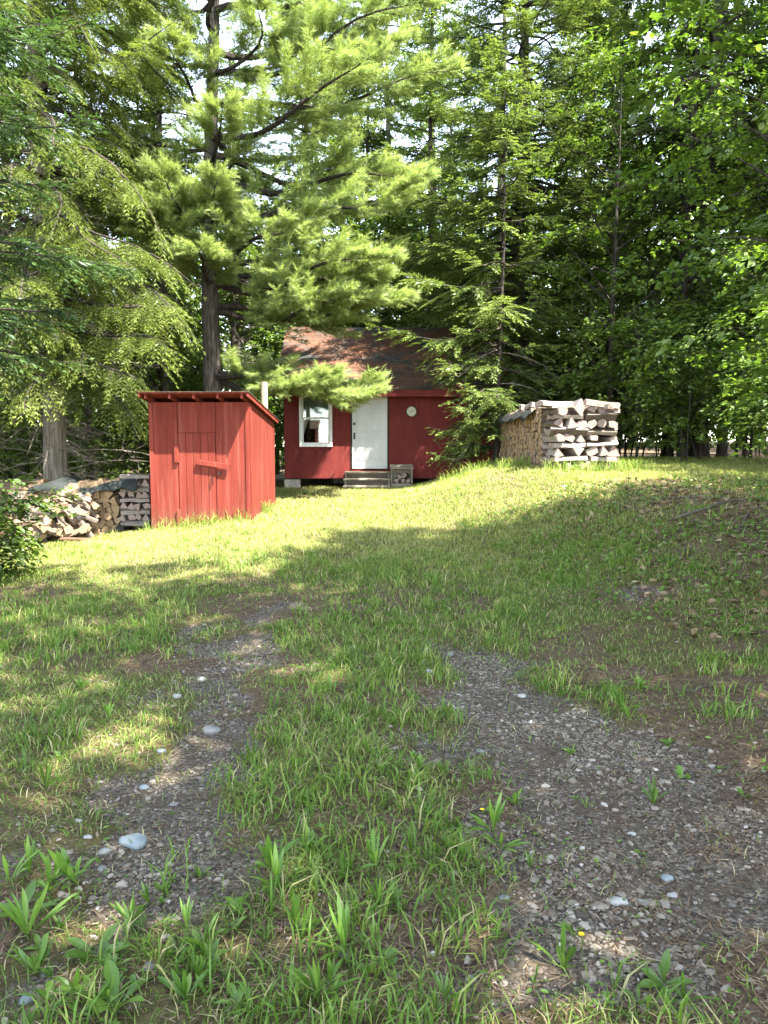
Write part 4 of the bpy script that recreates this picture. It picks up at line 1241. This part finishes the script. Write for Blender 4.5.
# hand-placed trunks seen between shed and left trunk, then random fill
hand = [(-8.6, 17.5, 2), (-7.2, 19.0, 2), (-6.1, 20.5, 2), (-5.5, 18.9, 2), (-9.8, 21.5, 2), (-4.4, 22.0, 2), (-6.9, 17.4, 2), (-4.9, 25.2, 2), (-8.1, 14.2, 2), (-10.5, 17.0, 1), (-2.6, 25.8, 0), (-.6, 27.0, 1), (1.6, 26.3, 0), (4.2, 27.5, 2), (6.3, 23.5, 0),
        (8.4, 22.2, 1), (8.5, 20.0, 0), (11.4, 15.8, 2), (10.2, 13.0, 0), (12.5, 11.5, 1), (10.8, 18.0, 1), (7.8, 26.5, 1), (-7.6, 23.8, 0), (-9.2, 11.0, 1), (-10.5, 13.6, 0), (9.6, 3.2, 0)]
for (x, y, k) in hand: spots.append((x, y, k))
tries = 0
while len(spots) < 92 and tries < 9000:
    tries += 1
    d = 22 + 33 * fr_.random() ** .9; a = (fr_.random() - .5) * rad(96)
    x, y = d * math.sin(a), d * math.cos(a)
    if -4.2 < x < 4.8 and y < 25.2: continue
    if min((x - q[0]) ** 2 + (y - q[1]) ** 2 for q in spots) < 6.5: continue
    spots.append((x, y, int(fr_.choice([0, 0, 1, 2, 2]))))
for (x, y, k) in spots:
    o = bgc[k] if used[k] == 0 else copy_tree(bgc[k]); used[k] += 1
    put(o, x, y, fr_.random() * 6.28, (.85 + .35 * fr_.random()) * (1 - .36 * float(ss(1.0, -5.0, x + .08 * (y - 20)) if False else 1 - ss(-6, 1, x + 0))), LBL[k], 'tree', 'trees in the forest behind the clearing')
hs2 = [(-5.9, 19.8), (-1.2, 27.6), (1.4, 28.6), (4.4, 24.4), (-2.9, 26.8), (-7.9, 20.6), (-5.0, 24.5), (-9.6, 19.0), (-6.4, 27), (2.8, 30), (7.6, 19.0), (9.6, 16.5), (-1.4, 31), (9.4, 23), (5.8, 30), (-11.5, 24), (-3.6, 29), (12, 20), (8.9, 8.0), (-12, 18), (0.6, 33), (11.4, 27), (-8.6, 31)]
for (x, y) in hs2:
    o = bgh[0] if used['h'] == 0 else copy_tree(bgh[0]); used['h'] += 1
    put(o, x, y, fr_.random() * 6.28, .8 + .4 * fr_.random(), 'sunlit broadleaf tree among conifers in the forest behind the clearing', 'tree', 'broadleaf trees in the forest')
ss2 = [(-5.2, 16.6), (-7.6, 16.8), (-8.8, 15.6), (-6.2, 17.9), (-4.9, 19.8), (-9.9, 18.4), (-7.0, 21.6), (-8.4, 22.4), (-5.8, 22.6), (-10.8, 20.2), (-3.9, 24.2), (-9.0, 25), (-6.6, 25.0), (-11, 15.4), (-8.9, 12.6), (-7.9, 10.6), (-4.2, 20.4), (-12.5, 22), (-3.4, 27), (-11.8, 27)]
ss3 = [(5.2, 21.5), (6.2, 22.6), (7.6, 23.6), (6.8, 19.8), (8.0, 20.2), (9.2, 19.2), (5.8, 25), (4.6, 26), (10.5, 23), (6.3, 15.6), (7.9, 14.6), (7.0, 12.6), (8.2, 12.4), (9.0, 14.0), (6.0, 18.8), (7.4, 17.4), (8.8, 18.0), (9.6, 11.6), (10.4, 15.2), (6.9, 21.0), (8.6, 22.0), (10.2, 20.6), (5.0, 23.8), (7.2, 9.2), (7.6, 7.4), (11.6, 17.4), (12.4, 14), (9.4, 25.5), (4.4, 19.5), (5.5, 16.3)]
for q_ in range(46):
    for _t in range(50):
        d = 23 + 18 * fr_.random(); a = (fr_.random() - .5) * rad(84); x, y = d * math.sin(a), d * math.cos(a)
        if not (-4.2 < x < 4.8 and y < 25.6): break
    (ss2 if x < 0 else ss3).append((x, y))
for q_, (x, y) in enumerate(ss2 + ss3):
    o = bgh[1] if used['s'] == 0 else copy_tree(bgh[1]); used['s'] += 1
    left = q_ < len(ss2)
    put(o, x, y, fr_.random() * 6.28, .7 + .5 * fr_.random(), 'leafy green sapling under the trees behind the left woodpile and shed' if left else 'leafy green sapling in the shade behind the woodpile on the mound', 'sapling',
        'understory saplings on the left' if left else 'understory saplings on the right')

fw = MB()
n = 90000
d = 44 + 26 * R.random(n); a = (R.random(n) - .5) * rad(150); x = d * np.sin(a); y = d * np.cos(a)
top = 8 + 9 * fbm(a * 14 + 3, d * .12) + 4 * ss(-.1, .5, a); z = top * R.random(n) ** .85
k = fbm(x * .55 + 9, z * .45 + y * .5, 3) > .40; x, y, z = x[k], y[k], z[k]; n = len(x)
leaves(fw, np.stack([x, y, tz0(x, y) + z], 1), R.normal(size=(n, 3)) * V(1, 1, .5), nrm(V(0, -.4, .8) + .6 * R.normal(size=(n, 3))), .55, .3, np.clip(.35 + .6 * (fbm(x * .3, y * .3 + z * .3) - .35) + .12 * R.normal(size=n), 0, 1), False)
for q in range(150):
    d = 42 + 20 * R.random(); a = (R.random() - .5) * rad(140); x, y = d * math.sin(a), d * math.cos(a); zz = float(tz0(x, y))
    fw.tube([(x, y, zz - .2), (x, y, zz + 16)], [.2, .05], 6)
tag(fw.build('distant_wood', F_UNDER), 'far green wood closing the view between the trunks', 'wood', kind='stuff')

# ------------------------------------------------------------------ grass, litter, gravel
def scatter(n, y0, y1, p=1.2, marg=3.2):
    u = R.random(n); e = 1 - p
    y = (y0 ** (e + 1) + u * (y1 ** (e + 1) - y0 ** (e + 1))) ** (1 / (e + 1))
    x = (R.random(n) * 2 - 1) * (.54 * y + marg)
    return x, y


def blocked(x, y):
    b = (np.abs(x - SH[0]) < W / 2 + .02) & (y > SH[1] - .03) & (y < SH[1] + D)
    b |= (x > -6.3) & (x < -4.1) & (y > LY - .15) & (y < LY + .6)
    t = (x - A0[0]) * dirF[0] + (y - A0[1]) * dirF[1]; l = (x - A0[0]) * dirL[0] + (y - A0[1]) * dirL[1]
    b |= (t > 0) & (t < 1.25) & (l > 0) & (l < 3.4)
    b |= (x > CX0) & (x < CX1) & (y > CY - .1)
    b |= (np.abs(x + .42) < .6) & (y > CY - 1.0)
    return b


def blades(mb, x, y, h, w, lean, var, curl=.5):
    n = len(x); z = tz(x, y) - .004
    a = R.random(n) * 2 * PI; d = np.stack([np.cos(a), np.sin(a), 0 * a], 1); s = np.stack([-d[:, 1], d[:, 0], 0 * a], 1)
    s = nrm(s + .5 * R.normal(size=(n, 3)) * V(1, 1, 0))
    B = np.stack([x, y, z], 1); up = V(0, 0, 1)
    m = B + d * (h * lean * .35)[:, None] + up * (h * .6)[:, None]
    t = B + d * (h * lean * (.8 + curl))[:, None] + up * (h * (1 - .35 * lean * curl))[:, None]
    w = w[:, None]
    v = np.stack([B - s * w * .4, B + s * w * .4, m - s * w * .5, m + s * w * .5, t], 1)
    i = np.arange(n)[:, None] * 5
    f = np.concatenate([i + np.array([[0, 1, 3]]), i + np.array([[0, 3, 2]]), i + np.array([[2, 3, 4]])])
    mb.add(v.reshape(-1, 3), f, np.repeat(np.clip(var, 0, 1), 5))


gb = MB()
# short turf
x, y = scatter(660000, 1.2, 19.2, 1.1)
den = (.30 + .15 * ss(4.5, 8, y) + .58 * ss(.38, .62, fbm(x * 1.3 + 50, y * 1.3))) * (1 - .93 * gravel_mask(x, y)) * (1 - .86 * soil_mask(x, y))
den = np.where(y > 8, np.maximum(den, .75 * (1 - .9 * soil_mask(x, y)) * (1 - .9 * gravel_mask(x, y))), den)
k = (R.random(len(x)) < den) & ~blocked(x, y); x, y = x[k], y[k]; n = len(x)
h = (.022 + .04 * R.random(n)) * (1 + .5 * ss(8, 12, y)); dry = ss(7, 10, y)  # drier turf in the clearing; its sunlit paleness is also put into blade colour
var = .36 + .16 * R.normal(size=n) + .34 * dry + .35 * (fbm(x * .8, y * .8 + 70) - .5); var = np.where(R.random(n) < .16 + .10 * dry, .82 + .18 * R.random(n), np.minimum(var, .8))
blades(gb, x, y, h, .0022 + .0004 * y + .001 * R.random(n), .5 + .6 * R.random(n), var)
# longer tufts
cx, cy = scatter(14500, 1.2, 19, 1.15)
den = ss(.40, .62, fbm(cx * .85 + 20, cy * .85 + 31)) * (1 - .97 * gravel_mask(cx, cy)) * (1 - .75 * soil_mask(cx, cy))
den = den * np.where(cy > 9, .55, 1)
strip = np.exp(-((cx + .05 - .03 * cy) / .55) ** 2) * (1 - ss(6, 9, cy)) * (1 - gravel_mask(cx, cy))
den = np.maximum(den * (.55 + .45 * ss(4, 8, cy)), strip * .9)
k = (R.random(len(cx)) < den) & ~blocked(cx, cy); cx, cy = cx[k], cy[k]
cnt = R.integers(6, 22, len(cx))
x = np.repeat(cx, cnt); y = np.repeat(cy, cnt); sz = np.repeat(.5 + .8 * R.random(len(cx)), cnt); cv = np.repeat(.36 + .12 * R.normal(size=len(cx)) + .12 * ss(8, 11, cy), cnt)
n = len(x); x = x + R.normal(size=n) * .045 * sz; y = y + R.normal(size=n) * .045 * sz
blades(gb, x, y, (.05 + .085 * R.random(n)) * sz, .0046 + .0045 * R.random(n) + .0002 * y, .25 + .7 * R.random(n), np.where(R.random(n) < .07, .9, np.minimum(cv + .1 * R.normal(size=n), .8)))
# tall stalks at the foot of the shed and the woodpile
for (xa, xb_, yy, nn_) in ((-4.05, -2.25, SH[1] - .12, 420), (-2.2, -2.05, 13.4, 120), (2.9, 4.5, 13.45, 700), (2.3, 2.9, 14.8, 420), (1.2, 2.6, 16.2, 500), (4.3, 4.9, 13.6, 260)):
    x = xa + (xb_ - xa) * R.random(nn_); y = yy + R.normal(size=nn_) * .14; kk = ~blocked(x, y); x, y = x[kk], y[kk]; n = len(x)
    blades(gb, x, y, .10 + .22 * R.random(n) ** 2, .006 + .004 * R.random(n), .2 + .5 * R.random(n), .55 + .15 * R.normal(size=n))
tag(gb.build('grass', F_GRASS), 'short yellow-green grass and tufts growing over the clearing', 'grass', kind='stuff')

gc = MB()   # small round leaves of clover and seedlings hugging the soil
x, y = scatter(46000, 1.3, 12, 1.25)
den = ss(.45, .6, fbm(x * 1.4 + 80, y * 1.4 + 3)) * (1 - .92 * gravel_mask(x, y)); den = np.maximum(den, .55 * ss(.8, 2.4, x) * ss(5, 7, y) * (1 - gravel_mask(x, y)))
k = (R.random(len(x)) < den * .8) & ~blocked(x, y); x, y = x[k], y[k]; n = len(x)
hh = .012 + .04 * R.random(n)
leaves(gc, np.stack([x, y, tz(x, y) + hh], 1), R.normal(size=(n, 3)) * V(1, 1, .3), nrm(V(0, 0, 1) + .4 * R.normal(size=(n, 3))), .010 + .022 * R.random(n) ** 2 + .001 * y, .006 + .007 * R.random(n) + .0005 * y, .5 + .2 * R.normal(size=n), True)
x = .9 + 5.2 * R.random(9000); y = 5.0 + 6.5 * R.random(9000); k = (fbm(x * 1.2 + 11, y * 1.2) > .44) & (gravel_mask(x, y) < .3) & (x > 1.6 + .2 * (9 - y)); x, y = x[k], y[k]; n = len(x)
leaves(gc, np.stack([x, y, tz(x, y) + .02 + .11 * R.random(n)], 1), R.normal(size=(n, 3)) * V(1, 1, .4), nrm(V(0, 0, 1) + .45 * R.normal(size=(n, 3))), .03 + .035 * R.random(n), .018 + .016 * R.random(n), .38 + .2 * R.normal(size=n), True)
tag(gc.build('ground_cover', F_WEED), 'tiny round leaves of low ground cover among the grass', 'ground cover', kind='stuff')
lt = MB()
x, y = scatter(270000, 1.3, 13, 1.25)
den = .5 + .75 * soil_mask(x, y) ; den = den * (1 - .75 * gravel_mask(x, y))
k = (R.random(len(x)) < den) & ~blocked(x, y); x, y = x[k], y[k]; n = len(x)
z = tz(x, y) + .004 + .008 * R.random(n); a = R.random(n) * 6.28
d = np.stack([np.cos(a), np.sin(a), .12 * R.normal(size=n)], 1); s = np.stack([-np.sin(a), np.cos(a), 0 * a], 1); B = np.stack([x, y, z], 1)
l_ = (.025 + .06 * R.random(n))[:, None]; wv = (.0012 + .0012 * R.random(n) + .0002 * y)[:, None]
v = np.stack([B - s * wv, B + s * wv, B + d * l_], 1); lt.add(v.reshape(-1, 3), np.arange(3 * n).reshape(-1, 3), np.repeat(np.clip(.45 + .25 * R.normal(size=n), 0, 1), 3))
# dead leaves on the bank
n = 2600; x = 2.4 + 3.6 * R.random(n); y = 5.5 + 6.5 * R.random(n); k = x < .56 * y + .3; x, y = x[k], y[k]; n = len(x)
P = np.stack([x, y, tz(x, y) + .012], 1); D_ = R.normal(size=(n, 3)) * V(1, 1, .2)
leaves(lt, P, D_, nrm(V(0, 0, 1) + .35 * R.normal(size=(n, 3))), .06 + .04 * R.random(n), .045 + .02 * R.random(n), .5 + .25 * R.normal(size=n))
tag(lt.build('needle_litter', F_STRAW), 'brown needles and dead grass lying on the bare soil', 'litter', kind='stuff')

ICO_V = []; ph = (1 + 5 ** .5) / 2
for a_ in (-1, 1):
    for b_ in (-ph, ph): ICO_V += [(0, a_, b_), (a_, b_, 0), (b_, 0, a_)]
ICO_V = nrm(np.array(ICO_V, float))
ICO_F = []
for i in range(12):
    for j in range(i + 1, 12):
        for l in range(j + 1, 12):
            if max(np.linalg.norm(ICO_V[i] - ICO_V[j]), np.linalg.norm(ICO_V[j] - ICO_V[l]), np.linalg.norm(ICO_V[i] - ICO_V[l])) < 1.1:
                nn_ = np.cross(ICO_V[j] - ICO_V[i], ICO_V[l] - ICO_V[i])
                ICO_F.append((i, j, l) if nn_ @ ICO_V[i] > 0 else (i, l, j))
ICO_F = np.array(ICO_F)
gv = MB()
x, y = scatter(150000, 1.6, 9.5, 1.3, .3)
m_ = gravel_mask(x, y) * (.12 + .88 * ss(.42, .6, fbm(x * 2.6 + 5, y * 2.6))) + .015 + .08 * soil_mask(x, y) * (y < 4.5)
k = R.random(len(x)) < m_; x, y = x[k][:22000], y[k][:22000]; n = len(x)
size = .0019 + .0026 * R.random(n) ** 1.6 + .011 * R.random(n) ** 14 + .0005 * y
sc3 = size[:, None] * (1 + .3 * R.normal(size=(n, 3))) * V(1.2, 1.0, .62)
ang_ = R.random(n) * 6.28; ca, sa = np.cos(ang_)[:, None], np.sin(ang_)[:, None]
vv = ICO_V[None] * (1 + .16 * R.normal(size=(n, 12, 1))) * sc3[:, None]
vx = vv[..., 0] * ca - vv[..., 1] * sa; vy = vv[..., 0] * sa + vv[..., 1] * ca
P = np.stack([vx + x[:, None], vy + y[:, None], vv[..., 2] + (tz(x, y) + size * .25)[:, None]], -1)
gv.add(P.reshape(-1, 3), (np.arange(n)[:, None, None] * 12 + ICO_F[None]).reshape(-1, 3), np.repeat(np.clip(.45 + .22 * R.normal(size=n) + 8 * (size - .008), 0, 1), 12))
tag(gv.build('gravel', GRAVEL), 'loose grey gravel in the two wheel tracks', 'gravel', kind='stuff')


def stone(px, py, wpx, mat, label, asp=.65, hh=.5):
    p = ground_at(px, py); r = wpx / F_PX * p[1] / 2 * 1.02
    n1, n2 = 14, 9; m = MB(); sr = np.random.default_rng(int(px * 7 + py)); ph = sr.random(6) * 6
    th = np.linspace(0, PI, n2); az = np.arange(n1) * 2 * PI / n1
    T_, A_ = np.meshgrid(th, az, indexing='ij')
    rr = 1 + .13 * np.sin(2 * A_ + ph[0]) * np.sin(T_) + .11 * np.sin(3 * A_ + ph[1]) * np.sin(T_) + .05 * np.sin(5 * A_ + ph[2] + 2 * T_) * np.sin(T_) + .05 * np.cos(3 * T_ + ph[3])
    P = np.stack([rr * np.sin(T_) * np.cos(A_), rr * np.sin(T_) * np.sin(A_) * asp * 1.25, np.sign(np.cos(T_)) * np.abs(np.cos(T_)) ** .8 * hh * rr], -1) * r
    P = P.reshape(-1, 3) @ rotz(sr.normal() * .35).T
    ii = np.arange(n2 - 1)[:, None] * n1; jj = np.arange(n1)[None]; j2 = (jj + 1) % n1
    m.add(P, np.stack([ii + jj, ii + n1 + jj, ii + n1 + j2, ii + j2], -1).reshape(-1, 4))
    o = m.build('stone', mat, smooth=True, loc=(p[0], p[1], p[2] + r * hh * .38))
    tag(o, label, 'stone', 'larger stones in the wheel tracks')


stone(134, 844, 28, STONE_B, 'largest smooth oval blue-grey stone, in the near end of left wheel track', .75, .42)
stone(104, 854, 15, STONE_W, 'whitish stone just left of the big oval blue-grey stone')
stone(102, 870, 12, STONE, 'dull grey stone just below the whitish stone in left wheel track')
stone(211, 732, 19, STONE, 'flat grey stone at the right side of left wheel track', .8, .4)
stone(161, 752, 9, STONE_B, 'small bluish stone midway along the left wheel track')
stone(144, 788, 10, STONE_B, 'bluish stone alone in dark soil above the big oval stone')
stone(78, 822, 9, STONE_W, 'small pale stone at the left rim of left wheel track')
stone(88, 838, 9, STONE_W, 'pale stone between the rim stone and the big oval stone')
stone(174, 805, 9, STONE, 'small grey stone right of the bluish stone in left track')
stone(202, 681, 11, STONE_W, 'pale stone in the far half of left wheel track')
stone(177, 697, 9, STONE_W, 'small pale stone at the left of the far left track')
stone(618, 903, 17, STONE_W, 'largest pale angular stone at the near end of the right track')
stone(667, 879, 13, STONE_B, 'rounded bluish stone near the right end of the right track')
stone(673, 897, 12, STONE_W, 'pale stone just below the rounded bluish stone')
stone(644, 904, 12, STONE, 'flat grey stone between two pale stones at the near right track')
stone(522, 697, 10, STONE_W, 'pale stone in the middle of the far right track')
stone(450, 655, 9, STONE, 'grey stone at the far end of right wheel track')
stone(632, 835, 9, STONE_W, 'small pale stone on a sunlit patch of the right track')
stone(732, 907, 9, STONE, 'small grey stone at the right side near dry needles')
stone(504, 899, 12, STONE, 'grey stone half hidden in long grass between the tracks')
stone(149, 968, 14, STONE_D, 'dark round stone among weeds at the bottom left')
stone(26, 1003, 17, STONE_B, 'flat blue-grey stone in the bottom left corner')
stone(45, 975, 12, STONE, 'grey stone above the flat stone in the bottom left corner')
stone(480, 752, 9, STONE, 'grey stone at the left rim of the right track')
stone(430, 672, 8, STONE_W, 'small pale stone at far left rim of the right track')

# ---------------- weeds
def weed_mesh(nleaf, ln, wd, lift, rng):
    m = MB()
    for k in range(nleaf):
        a = k * 2.4 + rng.normal() * .6; L = ln * (.4 + .85 * rng.random()); w_ = wd * (.8 + .4 * rng.random()); lf = lift * (.6 + .8 * rng.random())
        t = np.linspace(0, 1, 6); d = V(math.cos(a), math.sin(a), 0); s = V(-d[1], d[0], 0)
        C = d[None] * (L * t * math.cos(lf))[:, None] + V(0, 0, 1)[None] * (L * (math.sin(lf) * t - .42 * t * t * math.cos(lf) * .8))[:, None] + V(0, 0, .01)
        ww = w_ * np.array([.18, .35, .85, 1.0, .7, .03]) / 2
        fold = V(0, 0, 1)[None] * (ww * .35)[:, None]
        v = np.concatenate([C, C + s[None] * ww[:, None] + fold, C - s[None] * ww[:, None] + fold]); i = np.arange(5)
        f = np.concatenate([np.stack([i, i + 1, i + 7, i + 6], 1), np.stack([i + 1, i, i + 12, i + 13], 1)])
        m.add(v, f, np.clip(.5 + .2 * rng.normal(), 0, 1))
    return m


wr = np.random.default_rng(9)
WP = [weed_mesh(9, .19, .027, 1.05, wr), weed_mesh(7, .15, .042, .7, wr), weed_mesh(11, .22, .017, 1.2, wr), weed_mesh(5, .08, .040, .7, wr), weed_mesh(12, .12, .022, .8, wr)]
WO = [None] * 5
spots = [(30, 875, 2), (52, 882, 0), (77, 885, 0), (150, 905, 2), (22, 918, 1), (97, 958, 1), (118, 950, 0), (133, 930, 2), (187, 932, 2), (175, 955, 1), (32, 980, 0), (138, 983, 3), (118, 1000, 3), (77, 1016, 1), (187, 1002, 0), (240, 1008, 1), (217, 940, 0),
         (654, 806, 0), (574, 935, 2), (664, 985, 1), (640, 1004, 1), (444, 1002, 2), (534, 985, 0), (684, 778, 3), (744, 798, 3), (720, 770, 3), (330, 985, 0), (375, 960, 2), (300, 940, 0), (395, 905, 2), (345, 880, 0), (420, 860, 2), (270, 870, 0), (60, 930, 4), (160, 905, 4),
         (200, 880, 4), (250, 900, 3), (310, 850, 4), (610, 650, 3), (650, 640, 4), (690, 620, 3), (640, 690, 4), (670, 670, 3), (600, 670, 4), (720, 640, 3), (700, 660, 4), (560, 620, 4), (745, 690, 3), (690, 590, 4), (730, 600, 3), (500, 850, 2), (530, 870, 2), (480, 880, 2), (455, 830, 0), (60, 760, 4), (45, 790, 2), (110, 720, 2), (25, 740, 4), (80, 690, 4)]
for q_ in range(38): spots.append((wr.integers(5, 380), wr.integers(865, 1015), int(wr.choice([0, 1, 2, 2, 3, 4]))))
for q_ in range(26): spots.append((wr.integers(380, 760), wr.integers(640, 1010), int(wr.choice([0, 2, 3, 3, 4]))))
for (px, py, k) in spots:
    p = ground_at(px, py)
    if WO[k] is None: o = WO[k] = WP[k].build('weed', F_WEED)
    else: o = WO[k].copy(); COL.objects.link(o)
    o.location = p; o.rotation_euler = (0, 0, wr.random() * 6.28); s_ = .30 + .65 * wr.random() ** 1.4; o.scale = (s_, s_ * (.85 + .3 * wr.random()), s_ * (.8 + .4 * wr.random())); o.rotation_euler = (wr.normal() * .22, wr.normal() * .22, wr.random() * 6.28)
    lab = {0: 'broad-bladed green weed rosette growing in the driveway grass', 1: 'wide-leaved plantain weed growing low in the foreground', 2: 'tall narrow-leaved weed tuft growing in the driveway grass', 3: 'small round-leaved weed seedling on bare soil', 4: 'low many-leaved weed clump in the shaded grass'}[k]
    tag(o, lab, 'weed', 'weeds growing in the driveway')
for (px, py, lab) in ((482, 822, 'small yellow flower in long grass beside the right track'), (581, 951, 'small yellow flower at the near end of the right track')):
    p = ground_at(px, py); e = empty('yellow_flower', p); tag(e, lab, 'flower', 'yellow flowers by the right track')
    m = MB(); m.tube([(0, 0, -.01), (.005, 0, .03), (0, 0, .055)], .0016, 5); m.build('stem', F_WEED, e)
    m = MB(); n = 14; a = np.arange(n) * 2 * PI / n; D_ = np.stack([np.cos(a), np.sin(a), .3 + 0 * a], 1)
    leaves(m, np.tile(V(0, 0, .056), (n, 1)), D_, np.tile(V(0, 0, 1), (n, 1)), .012, .006, np.full(n, .5)); m.build('petals', F_YELLOW, e)


def stick(px, py, ln, az, label, r=.006):
    p = ground_at(px, py); t = np.linspace(-.5, .5, 7)
    X = p[0] + math.cos(az) * ln * t; Y = p[1] + math.sin(az) * ln * t + .03 * ln * np.sin(t * 7)
    m = MB(); P = np.stack([X, Y, tz(X, Y) + r * 1.3 + .006], 1) - V(p[0], p[1], p[2]); m.tube(P, np.linspace(r, r * .5, 7), 6, True, .3)
    m.cones(P[3:4], nrm(V(math.cos(az + .7), math.sin(az + .7), .15))[None], ln * .35, r * .5)
    o = m.build('stick', BARK, loc=p); tag(o, label, 'stick', 'fallen sticks on the ground')


stick(490, 655, .32, -.35, 'thin grey twig lying on gravel in the far right track', .006)
stick(720, 505, 1.4, .3, 'dead branch lying on the bank at the right edge under the trees', .015)
stick(690, 498, 1.0, -.5, 'short dead branch beside the grass on top of the bank', .012)
stick(745, 520, 1.2, .9, 'forked dead branch lower on the bank at the right edge', .013)
stick(700, 690, .4, .4, 'broken stick lying on the shaded slope at the right', .007)

# ------------------------------------------------------------------ light
wd = bpy.data.worlds.new('World'); sc.world = wd; wd.use_nodes = True
nt = wd.node_tree
bgn = nt.nodes['Background']
sky = nt.nodes.new('ShaderNodeTexSky'); sky.sky_type = 'NISHITA'; sky.sun_disc = False
sd_ = nrm(V(.37, -.29, .86))
sky.sun_elevation = math.asin(sd_[2]); sky.sun_rotation = math.atan2(sd_[0], sd_[1])
sky.altitude = 300; sky.air_density = 1.0; sky.dust_density = .2; sky.ozone_density = 1.5
hsv = nt.nodes.new('ShaderNodeHueSaturation'); hsv.inputs['Saturation'].default_value = .58
nt.links.new(sky.outputs[0], hsv.inputs['Color']); nt.links.new(hsv.outputs[0], bgn.inputs[0]); bgn.inputs[1].default_value = .15
sl = bpy.data.lights.new('sun', 'SUN'); sl.energy = 3.9; sl.angle = rad(.55); sl.color = (1, .95, .86)
so = bpy.data.objects.new('sun', sl); COL.objects.link(so)
from mathutils import Vector
so.rotation_euler = Vector(-sd_).to_track_quat('-Z', 'Y').to_euler()
so.location = (10, -10, 30)
vs = sc.view_settings; vs.view_transform = 'Standard'; vs.look = 'None'; vs.exposure = 3.25; vs.gamma = 1
cy = sc.cycles
cy.max_bounces = 7; cy.diffuse_bounces = 4; cy.glossy_bounces = 2; cy.transmission_bounces = 4; cy.transparent_max_bounces = 8
cy.use_denoising = True; cy.use_adaptive_sampling = False; cy.denoising_prefilter = 'NONE'; cy.denoising_input_passes = 'RGB_ALBEDO_NORMAL'
try: cy.denoiser = 'OPENIMAGEDENOISE'
except Exception: pass
cy.sample_clamp_indirect = 4
